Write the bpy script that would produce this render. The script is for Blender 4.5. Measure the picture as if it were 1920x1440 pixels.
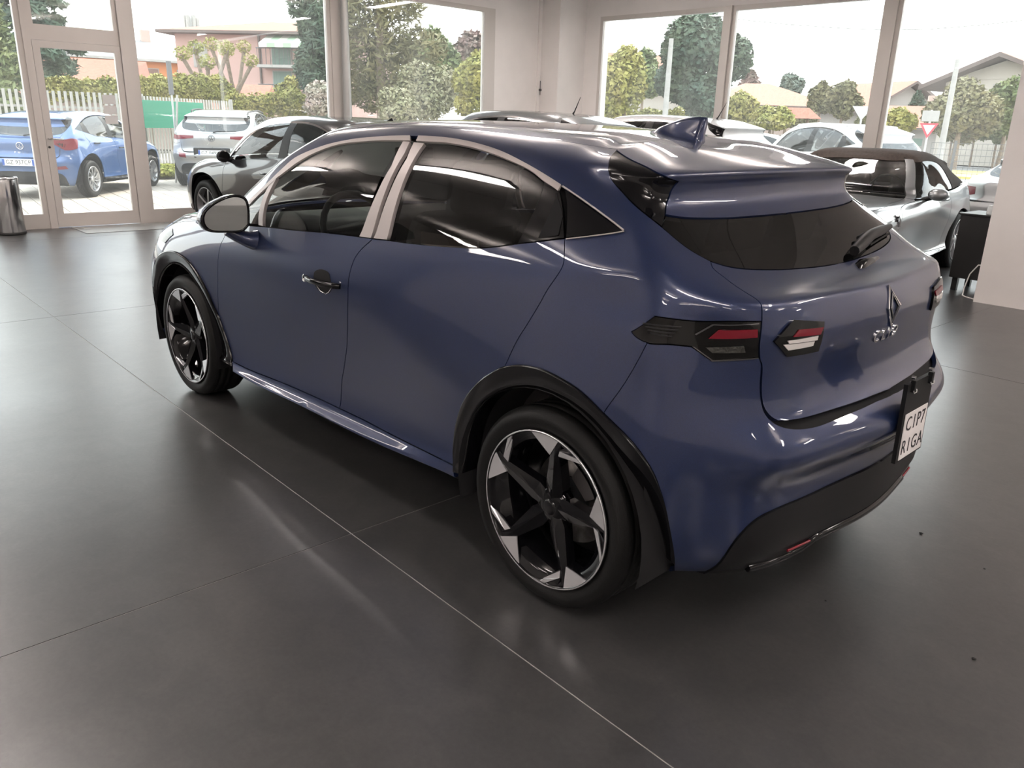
import bpy, bmesh, math, random
import numpy as np
from mathutils import Vector, Matrix
from mathutils.bvhtree import BVHTree
from mathutils.geometry import delaunay_2d_cdt

for o in list(bpy.data.objects):
    bpy.data.objects.remove(o)
SC = bpy.context.scene
COL = SC.collection
PI = math.pi

# ---------------------------------------------------------------- camera
FPX = 1484.41
YAW, PITCH, ROLL = -0.772388, 0.316059, 0.029177
CAM = np.array([-1.46146, 2.43181, 1.41172])


def cam_axes():
    cy, sy = math.cos(YAW), math.sin(YAW)
    f = np.array([cy * math.cos(PITCH), sy * math.cos(PITCH), -math.sin(PITCH)])
    r = np.array([sy, -cy, 0.0])
    u = np.cross(r, f)
    c, s = math.cos(ROLL), math.sin(ROLL)
    return c * r + s * u, -s * r + c * u, f


CR, CU, CF = cam_axes()
cam_data = bpy.data.cameras.new('camera')
cam_data.sensor_width = 36.0
cam_data.lens = 36.0 * FPX / 1920.0
cam_data.clip_start = 0.05
cam_data.clip_end = 600
cam = bpy.data.objects.new('camera', cam_data)
COL.objects.link(cam)
cam.matrix_world = Matrix(((CR[0], CU[0], -CF[0], CAM[0]), (CR[1], CU[1], -CF[1], CAM[1]),
                           (CR[2], CU[2], -CF[2], CAM[2]), (0, 0, 0, 1)))
SC.camera = cam

# ---------------------------------------------------------------- world, sun, exposure
vs = SC.view_settings
vs.view_transform = 'Standard'
vs.look = 'None'
vs.gamma = 1.0
vs.use_curve_mapping = False
vs.exposure = 1.45

world = bpy.data.worlds.new('hazy_sky')
SC.world = world
world.use_nodes = True
wn = world.node_tree.nodes
wl = world.node_tree.links
wbg = wn['Background']
wtc = wn.new('ShaderNodeTexCoord')
wsep = wn.new('ShaderNodeSeparateXYZ')
wramp = wn.new('ShaderNodeValToRGB')
wl.new(wtc.outputs['Generated'], wsep.inputs[0])
wl.new(wsep.outputs['Z'], wramp.inputs[0])
wl.new(wramp.outputs[0], wbg.inputs[0])
wramp.color_ramp.elements[0].position = 0.0
wramp.color_ramp.elements[0].color = (1.0, 0.985, 0.95, 1)
wramp.color_ramp.elements[1].position = 0.7
wramp.color_ramp.elements[1].color = (0.80, 0.90, 1.0, 1)
wbg.inputs[1].default_value = 1.8

sun_data = bpy.data.lights.new('sun', 'SUN')
sun_data.energy = 2.3
sun_data.angle = 0.02
sun_data.color = (1.0, 0.9, 0.78)
sun = bpy.data.objects.new('sun', sun_data)
COL.objects.link(sun)
SUN_DIR = Vector((0.25, -0.85, 0.85)).normalized()      # towards the sun
sun.rotation_euler = SUN_DIR.to_track_quat('Z', 'Y').to_euler()
sun.location = (0, -10, 20)

# ================================================================ helpers
PSI = -0.0326445                       # the room's axes against the car's
CA, SA = math.cos(PSI), math.sin(PSI)


def room(a, b, z=0.0):
    return (CA * a - SA * b, SA * a + CA * b, z)


def ray_dir(px):
    return CF + CR * (px[0] - 960) / FPX - CU * (px[1] - 720) / FPX


def at_z(px, z=0.0):
    d = ray_dir(px)
    return CAM + d * (z - CAM[2]) / d[2]


def at_dist(px, dist):
    d = ray_dir(px)
    return CAM + d * dist / math.hypot(d[0], d[1])


def empty(name, loc=(0, 0, 0), rz=0.0, parent=None):
    o = bpy.data.objects.new(name, None)
    COL.objects.link(o)
    o.location = loc
    o.rotation_euler = (0, 0, rz)
    o.empty_display_size = 0.1
    if parent:
        o.parent = parent
    return o


def tag(o, label=None, cat=None, group=None, kind=None):
    if label: o['label'] = label
    if cat: o['category'] = cat
    if group: o['group'] = group
    if kind: o['kind'] = kind
    return o


def obj(name, me, mat=None, parent=None, loc=None, rot=None):
    o = bpy.data.objects.new(name, me)
    COL.objects.link(o)
    if mat is not None and not len(me.materials):
        for m in (mat if isinstance(mat, (list, tuple)) else [mat]):
            me.materials.append(m)
    if parent: o.parent = parent
    if loc is not None: o.location = loc
    if rot is not None: o.rotation_euler = rot
    return o


def copy_tree(o, parent=None):
    c = o.copy()
    COL.objects.link(c)
    c.parent = parent
    for ch in list(o.children):
        copy_tree(ch, c)
    return c


def mesh(name, V, F, smooth=False):
    me = bpy.data.meshes.new(name)
    me.from_pydata([tuple(map(float, v)) for v in V], [], [tuple(int(i) for i in f) for f in F])
    me.update()
    if smooth:
        me.polygons.foreach_set('use_smooth', [True] * len(me.polygons))
    return me


class MB:
    """collects simple solids into one mesh"""

    def __init__(s):
        s.V = []; s.F = []; s.S = []; s.M = []; s.mi = 0

    def add(s, V, F, smooth=False):
        n = len(s.V)
        s.V += [tuple(float(c) for c in v) for v in V]
        s.F += [tuple(int(i) + n for i in f) for f in F]
        s.S += [smooth] * len(F)
        s.M += [s.mi] * len(F)
        return s

    def box(s, lo, hi, bev=0.0):
        x0, y0, z0 = lo; x1, y1, z1 = hi
        if bev <= 0:
            V = [(x0, y0, z0), (x1, y0, z0), (x1, y1, z0), (x0, y1, z0), (x0, y0, z1), (x1, y0, z1), (x1, y1, z1), (x0, y1, z1)]
            return s.add(V, [(3, 2, 1, 0), (4, 5, 6, 7), (0, 1, 5, 4), (1, 2, 6, 5), (2, 3, 7, 6), (3, 0, 4, 7)])
        bm = bmesh.new()
        bmesh.ops.create_cube(bm, size=1.0)
        for v in bm.verts:
            v.co = Vector(((x0 + x1) / 2 + v.co.x * (x1 - x0), (y0 + y1) / 2 + v.co.y * (y1 - y0), (z0 + z1) / 2 + v.co.z * (z1 - z0)))
        bmesh.ops.bevel(bm, geom=list(bm.edges), offset=bev, segments=2, affect='EDGES', profile=0.5)
        return s.bm(bm)

    def bm(s, bm, smooth=False):
        bm.verts.index_update()
        V = [v.co[:] for v in bm.verts]
        F = [[v.index for v in f.verts] for f in bm.faces]
        bm.free()
        return s.add(V, F, smooth)

    def tube(s, pts, r, n=8, cap=True, smooth=True):
        pts = [np.array(p, float) for p in pts]
        rs = r if isinstance(r, (list, tuple)) else [r] * len(pts)
        V = []; F = []
        up = None
        for i, p in enumerate(pts):
            t = pts[min(i + 1, len(pts) - 1)] - pts[max(i - 1, 0)]
            t = t / (np.linalg.norm(t) + 1e-12)
            if up is None:
                up = np.array([0, 0, 1.0]) if abs(t[2]) < .9 else np.array([1.0, 0, 0])
            x = np.cross(up, t); x /= np.linalg.norm(x) + 1e-12
            y = np.cross(t, x); up = y
            for k in range(n):
                a = 2 * PI * k / n
                V.append(p + rs[i] * (x * math.cos(a) + y * math.sin(a)))
        for i in range(len(pts) - 1):
            for k in range(n):
                F.append((i * n + k, i * n + (k + 1) % n, (i + 1) * n + (k + 1) % n, (i + 1) * n + k))
        s.add(V, F, smooth)
        if cap:
            m = len(pts) - 1
            s.add(V[:n], [tuple(range(n))[::-1]])
            s.add(V[m * n:], [tuple(range(n))])
        return s

    def lathe(s, prof, n=48, axis='z', smooth=True, closed=False):
        V = []; F = []
        for (r, h) in prof:
            for k in range(n):
                a = 2 * PI * k / n
                c, q = r * math.cos(a), r * math.sin(a)
                V.append((c, q, h) if axis == 'z' else ((c, h, q) if axis == 'y' else (h, c, q)))
        m = len(prof)
        for i in range(m if closed else m - 1):
            j = (i + 1) % m
            for k in range(n):
                f = (i * n + k, i * n + (k + 1) % n, j * n + (k + 1) % n, j * n + k)
                F.append(f if axis != 'y' else f[::-1])
        return s.add(V, F, smooth)

    def prism(s, poly, h0, h1, axis='z', smooth=False):
        """poly: 2d outline, extruded along axis between h0 and h1"""
        n = len(poly)
        def P(p, h):
            return {'z': (p[0], p[1], h), 'y': (p[0], h, p[1]), 'x': (h, p[0], p[1])}[axis]
        V = [P(p, h0) for p in poly] + [P(p, h1) for p in poly]
        F = [tuple(range(n))[::-1], tuple(range(n, 2 * n))]
        F += [(i, (i + 1) % n, n + (i + 1) % n, n + i) for i in range(n)]
        ar = sum(poly[i][0] * poly[(i + 1) % n][1] - poly[(i + 1) % n][0] * poly[i][1] for i in range(n))
        if (ar < 0) != (axis == 'y'):
            F = [f[::-1] for f in F]
        return s.add(V, F, smooth)

    def me(s, name):
        me = mesh(name, s.V, s.F)
        me.polygons.foreach_set('use_smooth', s.S)
        if any(s.M):
            me.polygons.foreach_set('material_index', s.M)
        return me

    def build(s, name, mat, parent=None, loc=None, rot=None):
        return obj(name, s.me(name), mat, parent, loc, rot)


def text_mesh(txt, size=1.0, ext=0.0, spacing=1.0):
    cu = bpy.data.curves.new('txt', 'FONT')
    cu.body = txt; cu.size = size; cu.extrude = ext
    cu.align_x = 'CENTER'; cu.align_y = 'CENTER'
    cu.space_character = spacing
    cu.resolution_u = 3
    t = bpy.data.objects.new('txt', cu)
    COL.objects.link(t)
    dg = bpy.context.evaluated_depsgraph_get()
    me = bpy.data.meshes.new_from_object(t.evaluated_get(dg))
    bpy.data.objects.remove(t)
    bpy.data.curves.remove(cu)
    me.materials.clear()
    return me


# ---------------------------------------------------------------- materials
def nd(nt, t, **k):
    n = nt.nodes.new(t)
    for a, b in k.items():
        setattr(n, a, b)
    return n


def mat(name, col=(.5, .5, .5), rough=.5, metal=0.0, spec=.5, coat=0.0, coat_rough=.03, var=0.0, scale=20.0, bump=0.0,
        bscale=None, emit=None, estr=0.0, col2=None, trans=0.0, alpha=1.0, ior=1.5, detail=3.0):
    m = bpy.data.materials.new(name)
    m.use_nodes = True
    nt = m.node_tree
    b = nt.nodes['Principled BSDF']
    b.inputs['Base Color'].default_value = (*col, 1)
    b.inputs['Roughness'].default_value = rough
    b.inputs['Metallic'].default_value = metal
    b.inputs['Specular IOR Level'].default_value = spec
    b.inputs['Coat Weight'].default_value = coat
    b.inputs['Coat Roughness'].default_value = coat_rough
    b.inputs['IOR'].default_value = ior
    b.inputs['Transmission Weight'].default_value = trans
    b.inputs['Alpha'].default_value = alpha
    if emit:
        b.inputs['Emission Color'].default_value = (*emit, 1)
        b.inputs['Emission Strength'].default_value = estr
    tc = None
    if var > 0 or col2 is not None or bump > 0:
        tc = nd(nt, 'ShaderNodeTexCoord')
    if var > 0 or col2 is not None:
        nz = nd(nt, 'ShaderNodeTexNoise')
        nz.inputs['Scale'].default_value = scale
        nz.inputs['Detail'].default_value = detail
        nt.links.new(tc.outputs['Object'], nz.inputs['Vector'])
        mx = nd(nt, 'ShaderNodeMix', data_type='RGBA')
        c2 = col2 if col2 is not None else tuple(max(0, c * (1 - var)) for c in col)
        c1 = col if col2 is not None else tuple(min(1, c * (1 + var)) for c in col)
        mx.inputs['A'].default_value = (*c1, 1)
        mx.inputs['B'].default_value = (*c2, 1)
        rp = nd(nt, 'ShaderNodeMapRange')
        rp.inputs['From Min'].default_value = .3
        rp.inputs['From Max'].default_value = .7
        nt.links.new(nz.outputs['Fac'], rp.inputs['Value'])
        nt.links.new(rp.outputs[0], mx.inputs['Factor'])
        nt.links.new(mx.outputs['Result'], b.inputs['Base Color'])
    if bump > 0:
        n2 = nd(nt, 'ShaderNodeTexNoise')
        n2.inputs['Scale'].default_value = bscale or scale
        n2.inputs['Detail'].default_value = 4
        nt.links.new(tc.outputs['Object'], n2.inputs['Vector'])
        bp = nd(nt, 'ShaderNodeBump')
        bp.inputs['Strength'].default_value = bump
        bp.inputs['Distance'].default_value = .01
        nt.links.new(n2.outputs['Fac'], bp.inputs['Height'])
        nt.links.new(bp.outputs[0], b.inputs['Normal'])
    return m


def glass(name, tint=(.8, .85, .82), refl=1.0, ior=1.5, rough=0.0, haze=0.0):
    """thin pane: a tinted clear layer under a fresnel mirror"""
    m = bpy.data.materials.new(name)
    m.use_nodes = True
    nt = m.node_tree
    nt.nodes.remove(nt.nodes['Principled BSDF'])
    out = nt.nodes['Material Output']
    tr = nd(nt, 'ShaderNodeBsdfTransparent')
    tr.inputs[0].default_value = (*tint, 1)
    gl = nd(nt, 'ShaderNodeBsdfGlossy')
    gl.inputs['Color'].default_value = (refl, refl, refl, 1)
    gl.inputs['Roughness'].default_value = rough
    fr = nd(nt, 'ShaderNodeFresnel')
    fr.inputs['IOR'].default_value = ior
    mx = nd(nt, 'ShaderNodeMixShader')
    nt.links.new(fr.outputs[0], mx.inputs[0])
    nt.links.new(tr.outputs[0], mx.inputs[1])
    nt.links.new(gl.outputs[0], mx.inputs[2])
    last = mx
    if haze > 0:                      # milky layer added to imitate the hazy glare through the windows
        tl = nd(nt, 'ShaderNodeBsdfTranslucent')
        tl.inputs[0].default_value = (.9, .9, .88, 1)
        tc = nd(nt, 'ShaderNodeTexCoord')
        nz = nd(nt, 'ShaderNodeTexNoise'); nz.inputs['Scale'].default_value = 1.3; nz.inputs['Detail'].default_value = 4
        mp = nd(nt, 'ShaderNodeMapping'); mp.inputs['Scale'].default_value = (1, 1, .35)
        nt.links.new(tc.outputs['Object'], mp.inputs[0]); nt.links.new(mp.outputs[0], nz.inputs['Vector'])
        rg = nd(nt, 'ShaderNodeMapRange')
        rg.inputs['From Min'].default_value = .3; rg.inputs['From Max'].default_value = .75
        rg.inputs['To Min'].default_value = haze * .45; rg.inputs['To Max'].default_value = haze * 1.5
        nt.links.new(nz.outputs['Fac'], rg.inputs['Value'])
        m2 = nd(nt, 'ShaderNodeMixShader')
        nt.links.new(rg.outputs[0], m2.inputs[0]); nt.links.new(mx.outputs[0], m2.inputs[1]); nt.links.new(tl.outputs[0], m2.inputs[2])
        last = m2
    nt.links.new(last.outputs[0], out.inputs[0])
    return m


# ---------------------------------------------------------------- spline surfaces
def bsp(t):
    """cubic B-spline weights and first derivatives for the fraction t"""
    w = np.stack([(1 - t) ** 3, 3 * t ** 3 - 6 * t ** 2 + 4, -3 * t ** 3 + 3 * t ** 2 + 3 * t + 1, t ** 3], -1) / 6
    d = np.stack([-(1 - t) ** 2, 3 * t ** 2 - 4 * t, -3 * t ** 2 + 2 * t + 1, t ** 2], -1) / 2
    return w, d


class Surf:
    """half of a car body: u runs from the rear centre line round the left side to the front, v from the sill to the roof"""

    def __init__(s, D, iters=3, inset=0.0):
        D = np.array(D, float)
        s.nu, s.nv = D.shape[0] - 1, D.shape[1] - 1
        C = D.copy()
        for _ in range(iters):
            s.setnet(C)
            U, V = np.meshgrid(np.arange(s.nu + 1.0), np.arange(s.nv + 1.0), indexing='ij')
            P = s.ev(U.ravel(), V.ravel())[0].reshape(D.shape)
            C = C + (D - P)
            C[0, :, 1] = 0; C[-1, :, 1] = 0; C[:, -1, 1] = 0
        s.setnet(C)
        uu = np.linspace(0, s.nu, s.nu * 8 + 1)
        P = s.ev(uu, np.full_like(uu, s.nv * .5))[0]
        s.ulen = np.concatenate([[0], np.cumsum(np.linalg.norm(np.diff(P, axis=0), axis=1) + 1e-3)])
        s.uu = uu
        vv = np.linspace(0, s.nv, s.nv * 8 + 1)
        P = s.ev(np.full_like(vv, s.nu * .5), vv)[0]
        s.vlen = np.concatenate([[0], np.cumsum(np.linalg.norm(np.diff(P, axis=0), axis=1) + 1e-3)])
        s.vv = vv
        nu, nv = s.nu * 12 + 1, s.nv * 8 + 1
        U, V = np.meshgrid(np.linspace(0, s.nu, nu), np.linspace(0, s.nv, nv), indexing='ij')
        s.gU, s.gV = U.ravel(), V.ravel()
        G = s.ev(s.gU, s.gV)[0]
        F = []
        for i in range(nu - 1):
            for j in range(nv - 1):
                a = i * nv + j
                F.append((a, a + nv, a + nv + 1, a + 1))
        s.F = np.array(F)
        s.bvh = BVHTree.FromPolygons(G.tolist(), F)
        R = G * np.array([1, -1, 1])
        s.bvh_r = BVHTree.FromPolygons(R.tolist(), F)

    def setnet(s, C):
        m = np.array([1, -1, 1.0])
        a = np.concatenate([(C[1] * m)[None], C, (C[-2] * m)[None]], 0)
        lo = 2 * a[:, 0] - a[:, 1]
        hi = a[:, -2] * m
        s.C = np.concatenate([lo[:, None], a, hi[:, None]], 1)

    def ev(s, u, v):
        u = np.clip(np.asarray(u, float), 0, s.nu - 1e-9); v = np.clip(np.asarray(v, float), 0, s.nv - 1e-9)
        iu, iv = u.astype(int), v.astype(int)
        wu, du = bsp(u - iu); wv, dv = bsp(v - iv)
        idx_u = iu[:, None] + np.arange(4); idx_v = iv[:, None] + np.arange(4)
        N = s.C[idx_u[:, :, None], idx_v[:, None, :]]
        P = np.einsum('ni,nj,nijk->nk', wu, wv, N)
        Pu = np.einsum('ni,nj,nijk->nk', du, wv, N)
        Pv = np.einsum('ni,nj,nijk->nk', wu, dv, N)
        return P, Pu, Pv

    def normals(s, u, v):
        P, Pu, Pv = s.ev(u, v)
        n = np.cross(Pv, Pu)
        L = np.linalg.norm(n, axis=1, keepdims=True)
        bad = L[:, 0] < 1e-7
        n = n / np.maximum(L, 1e-12)
        n[bad] = (0, 0, 1)
        return P, n

    def hit(s, o, d, right=False):
        """(u, v) where a ray meets the surface, or None"""
        d = np.array(d, float); d /= np.linalg.norm(d)
        loc, nor, fi, dist = (s.bvh_r if right else s.bvh).ray_cast(Vector(o), Vector(d))
        if loc is None: return None
        return s.refine(np.array(o, float), d, fi, right)

    def refine(s, o, d, fi, right):
        f = s.F[fi]
        u, v = s.gU[f].mean(), s.gV[f].mean()
        m = np.array([1, -1 if right else 1, 1.0])
        o = o * m; d = d * m
        x = np.cross(d, [0, 0, 1.0] if abs(d[2]) < .9 else [1.0, 0, 0]); x /= np.linalg.norm(x); y = np.cross(x, d)
        for _ in range(8):
            P, Pu, Pv = (a[0] for a in s.ev(np.array([u]), np.array([v])))
            r = np.array([(P - o) @ x, (P - o) @ y])
            J = np.array([[Pu @ x, Pv @ x], [Pu @ y, Pv @ y]])
            try: st = np.linalg.solve(J, r)
            except np.linalg.LinAlgError: break
            st = np.clip(st, -.4, .4)
            u = min(max(u - st[0], 0), s.nu); v = min(max(v - st[1], 0), s.nv)
        return np.array([u, v])

    def near(s, p):
        loc, nor, fi, dist = s.bvh.find_nearest(Vector(p))
        f = s.F[fi]
        u, v = s.gU[f].mean(), s.gV[f].mean()
        for _ in range(8):
            P, Pu, Pv = (a[0] for a in s.ev(np.array([u]), np.array([v])))
            J = np.stack([Pu, Pv], 1)
            st = np.linalg.lstsq(J, P - np.array(p, float), rcond=None)[0]
            st = np.clip(st, -.4, .4)
            u = min(max(u - st[0], 0), s.nu); v = min(max(v - st[1], 0), s.nv)
        return np.array([u, v])

    def side(s, x, z): return s.hit((x, 3, z), (0, -1, 0))
    def rear(s, y, z): return s.hit((-4, max(y, .0008), z), (1, 0, 0))
    def front(s, y, z): return s.hit((8, max(y, .0008), z), (-1, 0, 0))
    def top(s, x, y): return s.hit((x, max(y, .0008), 4), (0, 1e-4, -1))


def spline(pts, n=6):
    """smooth open curve through 2d points (centripetal Catmull-Rom)"""
    pts = [np.array(p, float) for p in pts]
    if len(pts) < 3:
        return [pts[0] + (pts[-1] - pts[0]) * k / n for k in range(n + 1)]
    P = [2 * pts[0] - pts[1]] + pts + [2 * pts[-1] - pts[-2]]
    out = []
    for i in range(1, len(P) - 2):
        p0, p1, p2, p3 = P[i - 1:i + 3]
        k = [max(np.linalg.norm(b - a), 1e-6) ** .5 for a, b in ((p0, p1), (p1, p2), (p2, p3))]
        m1 = (p2 - p1) + k[1] * ((p1 - p0) / k[0] - (p2 - p0) / (k[0] + k[1]))
        m2 = (p2 - p1) + k[1] * ((p3 - p2) / k[2] - (p3 - p1) / (k[1] + k[2]))
        for j in range(n):
            t = j / n
            out.append((2 * t ** 3 - 3 * t ** 2 + 1) * p1 + (t ** 3 - 2 * t ** 2 + t) * m1 + (-2 * t ** 3 + 3 * t ** 2) * p2 + (t ** 3 - t ** 2) * m2)
    out.append(pts[-1])
    return out


def loop(*segs):
    """closed outline from smooth segments that meet in corners"""
    out = []
    for sg in segs:
        for p in sg:
            p = np.array(p, float)
            if not out or np.linalg.norm(out[-1] - p) > 1e-5:
                out.append(p)
    if np.linalg.norm(out[0] - out[-1]) < 1e-5: out.pop()
    return out


def inpoly(P, poly):
    x, y = P[:, 0], P[:, 1]
    c = np.zeros(len(P), bool)
    n = len(poly)
    for i in range(n):
        x1, y1 = poly[i]; x2, y2 = poly[(i + 1) % n]
        k = ((y1 > y) != (y2 > y))
        if k.any():
            c ^= k & (x < (x2 - x1) * (y - y1) / ((y2 - y1) if y2 != y1 else 1e-12) + x1)
    return c


def panel(name, S, outer, material, parent, holes=(), off=0.0, thick=.014, gap=.0018, h=.028, join=False, flange=True, ret=False):
    """a trimmed piece of the body surface; join mirrors it over the centre line into one mesh"""
    su = lambda u: np.interp(u, S.uu, S.ulen)
    sv = lambda v: np.interp(v, S.vv, S.vlen)
    iu = lambda a: np.interp(a, S.ulen, S.uu)
    iv = lambda a: np.interp(a, S.vlen, S.vv)
    loops = []
    for li, lp in enumerate([outer] + list(holes)):
        lp = [np.array(p, float) for p in lp]
        q = []
        for i in range(len(lp)):
            a, b = lp[i], lp[(i + 1) % len(lp)]
            Pa = S.ev(np.array([a[0], b[0]]), np.array([a[1], b[1]]))[0]
            k = max(1, int(np.linalg.norm(Pa[1] - Pa[0]) / h))
            q += [a + (b - a) * j / k for j in range(k)]
        q = np.array(q)
        A = np.stack([su(q[:, 0]), sv(q[:, 1])], 1)
        area = np.sum(A[:, 0] * np.roll(A[:, 1], -1) - np.roll(A[:, 0], -1) * A[:, 1])
        if (area < 0) != (li > 0): q = q[::-1]
        loops.append(q)
    if gap:
        g = []
        for q in loops:
            P, n = S.normals(q[:, 0], q[:, 1])
            t = np.roll(P, -1, 0) - np.roll(P, 1, 0)
            t /= np.linalg.norm(t, axis=1, keepdims=True) + 1e-12
            m = np.cross(t, n)            # points out of the piece or into it
            _, Pu, Pv = S.ev(q[:, 0], q[:, 1])
            # inward sense from the orientation of the loop in (u, v)
            tq = np.roll(q, -1, 0) - np.roll(q, 1, 0)
            inw = np.stack([-tq[:, 1], tq[:, 0]], 1)
            sgn = np.sign(np.sum(m * (Pu * inw[:, :1] + Pv * inw[:, 1:]), 1))
            m = m * sgn[:, None] * gap
            E = np.sum(Pu * Pu, 1); Fm = np.sum(Pu * Pv, 1); G = np.sum(Pv * Pv, 1)
            det = np.maximum(E * G - Fm * Fm, 1e-10)
            a = np.sum(m * Pu, 1); b = np.sum(m * Pv, 1)
            st = np.stack([(G * a - Fm * b) / det, (E * b - Fm * a) / det], 1)
            st = np.clip(st, -.1, .1)
            if join: st[q[:, 0] < 1e-4] = 0; st[q[:, 0] > S.nu - 1e-4] = 0; st[q[:, 1] > S.nv - 1e-4] = 0
            q2 = q + st
            q2[:, 0] = np.clip(q2[:, 0], 0, S.nu); q2[:, 1] = np.clip(q2[:, 1], 0, S.nv)
            g.append(q2)
        loops = g
    AL = [np.stack([su(q[:, 0]), sv(q[:, 1])], 1) for q in loops]
    lo, hi = AL[0].min(0), AL[0].max(0)
    nx = max(2, int((hi[0] - lo[0]) / h)); ny = max(2, int((hi[1] - lo[1]) / (h * .8)))
    X, Y = np.meshgrid(np.linspace(lo[0], hi[0], nx + 2)[1:-1], np.linspace(lo[1], hi[1], ny + 2)[1:-1], indexing='ij')
    I = np.stack([X.ravel(), Y.ravel()], 1)
    k = inpoly(I, AL[0])
    for a in AL[1:]: k &= ~inpoly(I, a)
    I = I[k]
    B = np.concatenate(AL)
    if len(I):
        dmin = np.full(len(I), 9.0)
        for c in range(0, len(I), 4000):
            dmin[c:c + 4000] = np.min(np.linalg.norm(I[c:c + 4000, None] - B[None], axis=2), 1)
        I = I[dmin > h * .45]
    allp = np.concatenate([B, I])
    edges = []; base = 0
    for a in AL:
        m = len(a)
        edges += [(base + i, base + (i + 1) % m) for i in range(m)]
        base += m
    vo, eo, fo, ov, oe, of = delaunay_2d_cdt([Vector(p) for p in allp.tolist()], edges, [], 0, 1e-7)
    VA = np.array([v[:] for v in vo])
    T = np.array([f for f in fo if len(f) == 3])
    cen = VA[T].mean(1)
    k = inpoly(cen, AL[0])
    for a in AL[1:]: k &= ~inpoly(cen, a)
    T = T[k]
    UV = np.stack([iu(VA[:, 0]), iv(VA[:, 1])], 1)
    # boundary vertices keep their exact parameters
    Q = np.concatenate(loops)
    for new, olds in enumerate(ov):
        if olds and olds[0] < len(Q): UV[new] = Q[olds[0]]
    P, n = S.normals(UV[:, 0], UV[:, 1])
    P = P + n * off
    fn = np.cross(P[T[:, 1]] - P[T[:, 0]], P[T[:, 2]] - P[T[:, 0]])
    flip = np.sum(fn * n[T].mean(1), 1) < 0
    T[flip] = T[flip][:, ::-1]
    V = P.tolist(); N = n.tolist(); F = T.tolist()
    if flange:
        base = 0
        new_of = {}
        for new, olds in enumerate(ov):
            for o in olds: new_of[o] = new
        for a in AL:
            m = len(a)
            ids = [new_of.get(base + i, 0) for i in range(m)]
            base += m
            LP = P[ids]; LN = n[ids]
            t = np.roll(LP, -1, 0) - np.roll(LP, 1, 0)
            t /= np.linalg.norm(t, axis=1, keepdims=True) + 1e-12
            mo = np.cross(t, LN)
            cc = P[T].mean(1)
            s0 = len(V)
            V += LP.tolist() + (LP - LN * thick).tolist()
            N += mo.tolist() + mo.tolist()
            for i in range(m):
                j = (i + 1) % m
                if join:
                    if abs(LP[i][1]) < 1e-5 and abs(LP[j][1]) < 1e-5: continue
                F.append((s0 + i, s0 + m + i, s0 + m + j, s0 + j))
    V = np.array(V); N = np.array(N)
    if join:
        nv = len(V)
        mp = np.arange(nv) + nv
        cen_i = (np.abs(V[:, 1]) < 1e-5) & (np.arange(nv) < len(P))
        V[cen_i, 1] = 0; N[cen_i, 1] = 0
        mp[cen_i] = np.arange(nv)[cen_i]
        V = np.concatenate([V, V * [1, -1, 1]]); N = np.concatenate([N, N * [1, -1, 1]])
        F = F + [tuple(mp[i] for i in f[::-1]) for f in F]
        used = np.zeros(len(V), bool)
        for f in F: used[list(f)] = True
        ren = np.cumsum(used) - 1
        V = V[used]; N = N[used]; F = [tuple(ren[i] for i in f) for f in F]
    me = mesh(name, V, F, True)
    L = np.linalg.norm(N, axis=1, keepdims=True); N = N / np.maximum(L, 1e-9)
    me.normals_split_custom_set_from_vertices(N.tolist())
    if ret: return me
    return obj(name, me, material, parent)


def mirror_part(o, parent=None):
    c = o.copy()
    COL.objects.link(c)
    c.parent = parent or o.parent
    c.scale = (1, -1, 1)
    return c

# ================================================================ the showroom
RM = {}
RM['frame'] = mat('grey_beige_window_frame', (.56, .52, .49), rough=.42, metal=.15, bump=.02, bscale=80)
RM['wall'] = mat('off_white_plaster', (.76, .725, .705), rough=.8, var=.03, scale=2.5, bump=.05, bscale=90)
RM['dark'] = mat('anthracite_wall_panel', (.10, .10, .105), rough=.6, var=.05, scale=2)
RM['ceil'] = mat('taupe_ceiling_panel', (.55, .52, .50), rough=.85, var=.04, scale=3)
RM['joint'] = mat('pale_joint_filler', (.42, .41, .40), rough=.7)
RM['pane'] = glass('window_pane', (.95, .97, .96), 1.0, 1.45, haze=.03)
RM['steel'] = mat('polished_steel', (.62, .62, .62), rough=.14, metal=1.0)
RM['lampglow'] = mat('warm_lamp_diffuser', (.9, .85, .8), rough=.5, emit=(1.0, .91, .86), estr=14)
RM['lampbody'] = mat('white_lamp_housing', (.8, .8, .8), rough=.4)


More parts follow.
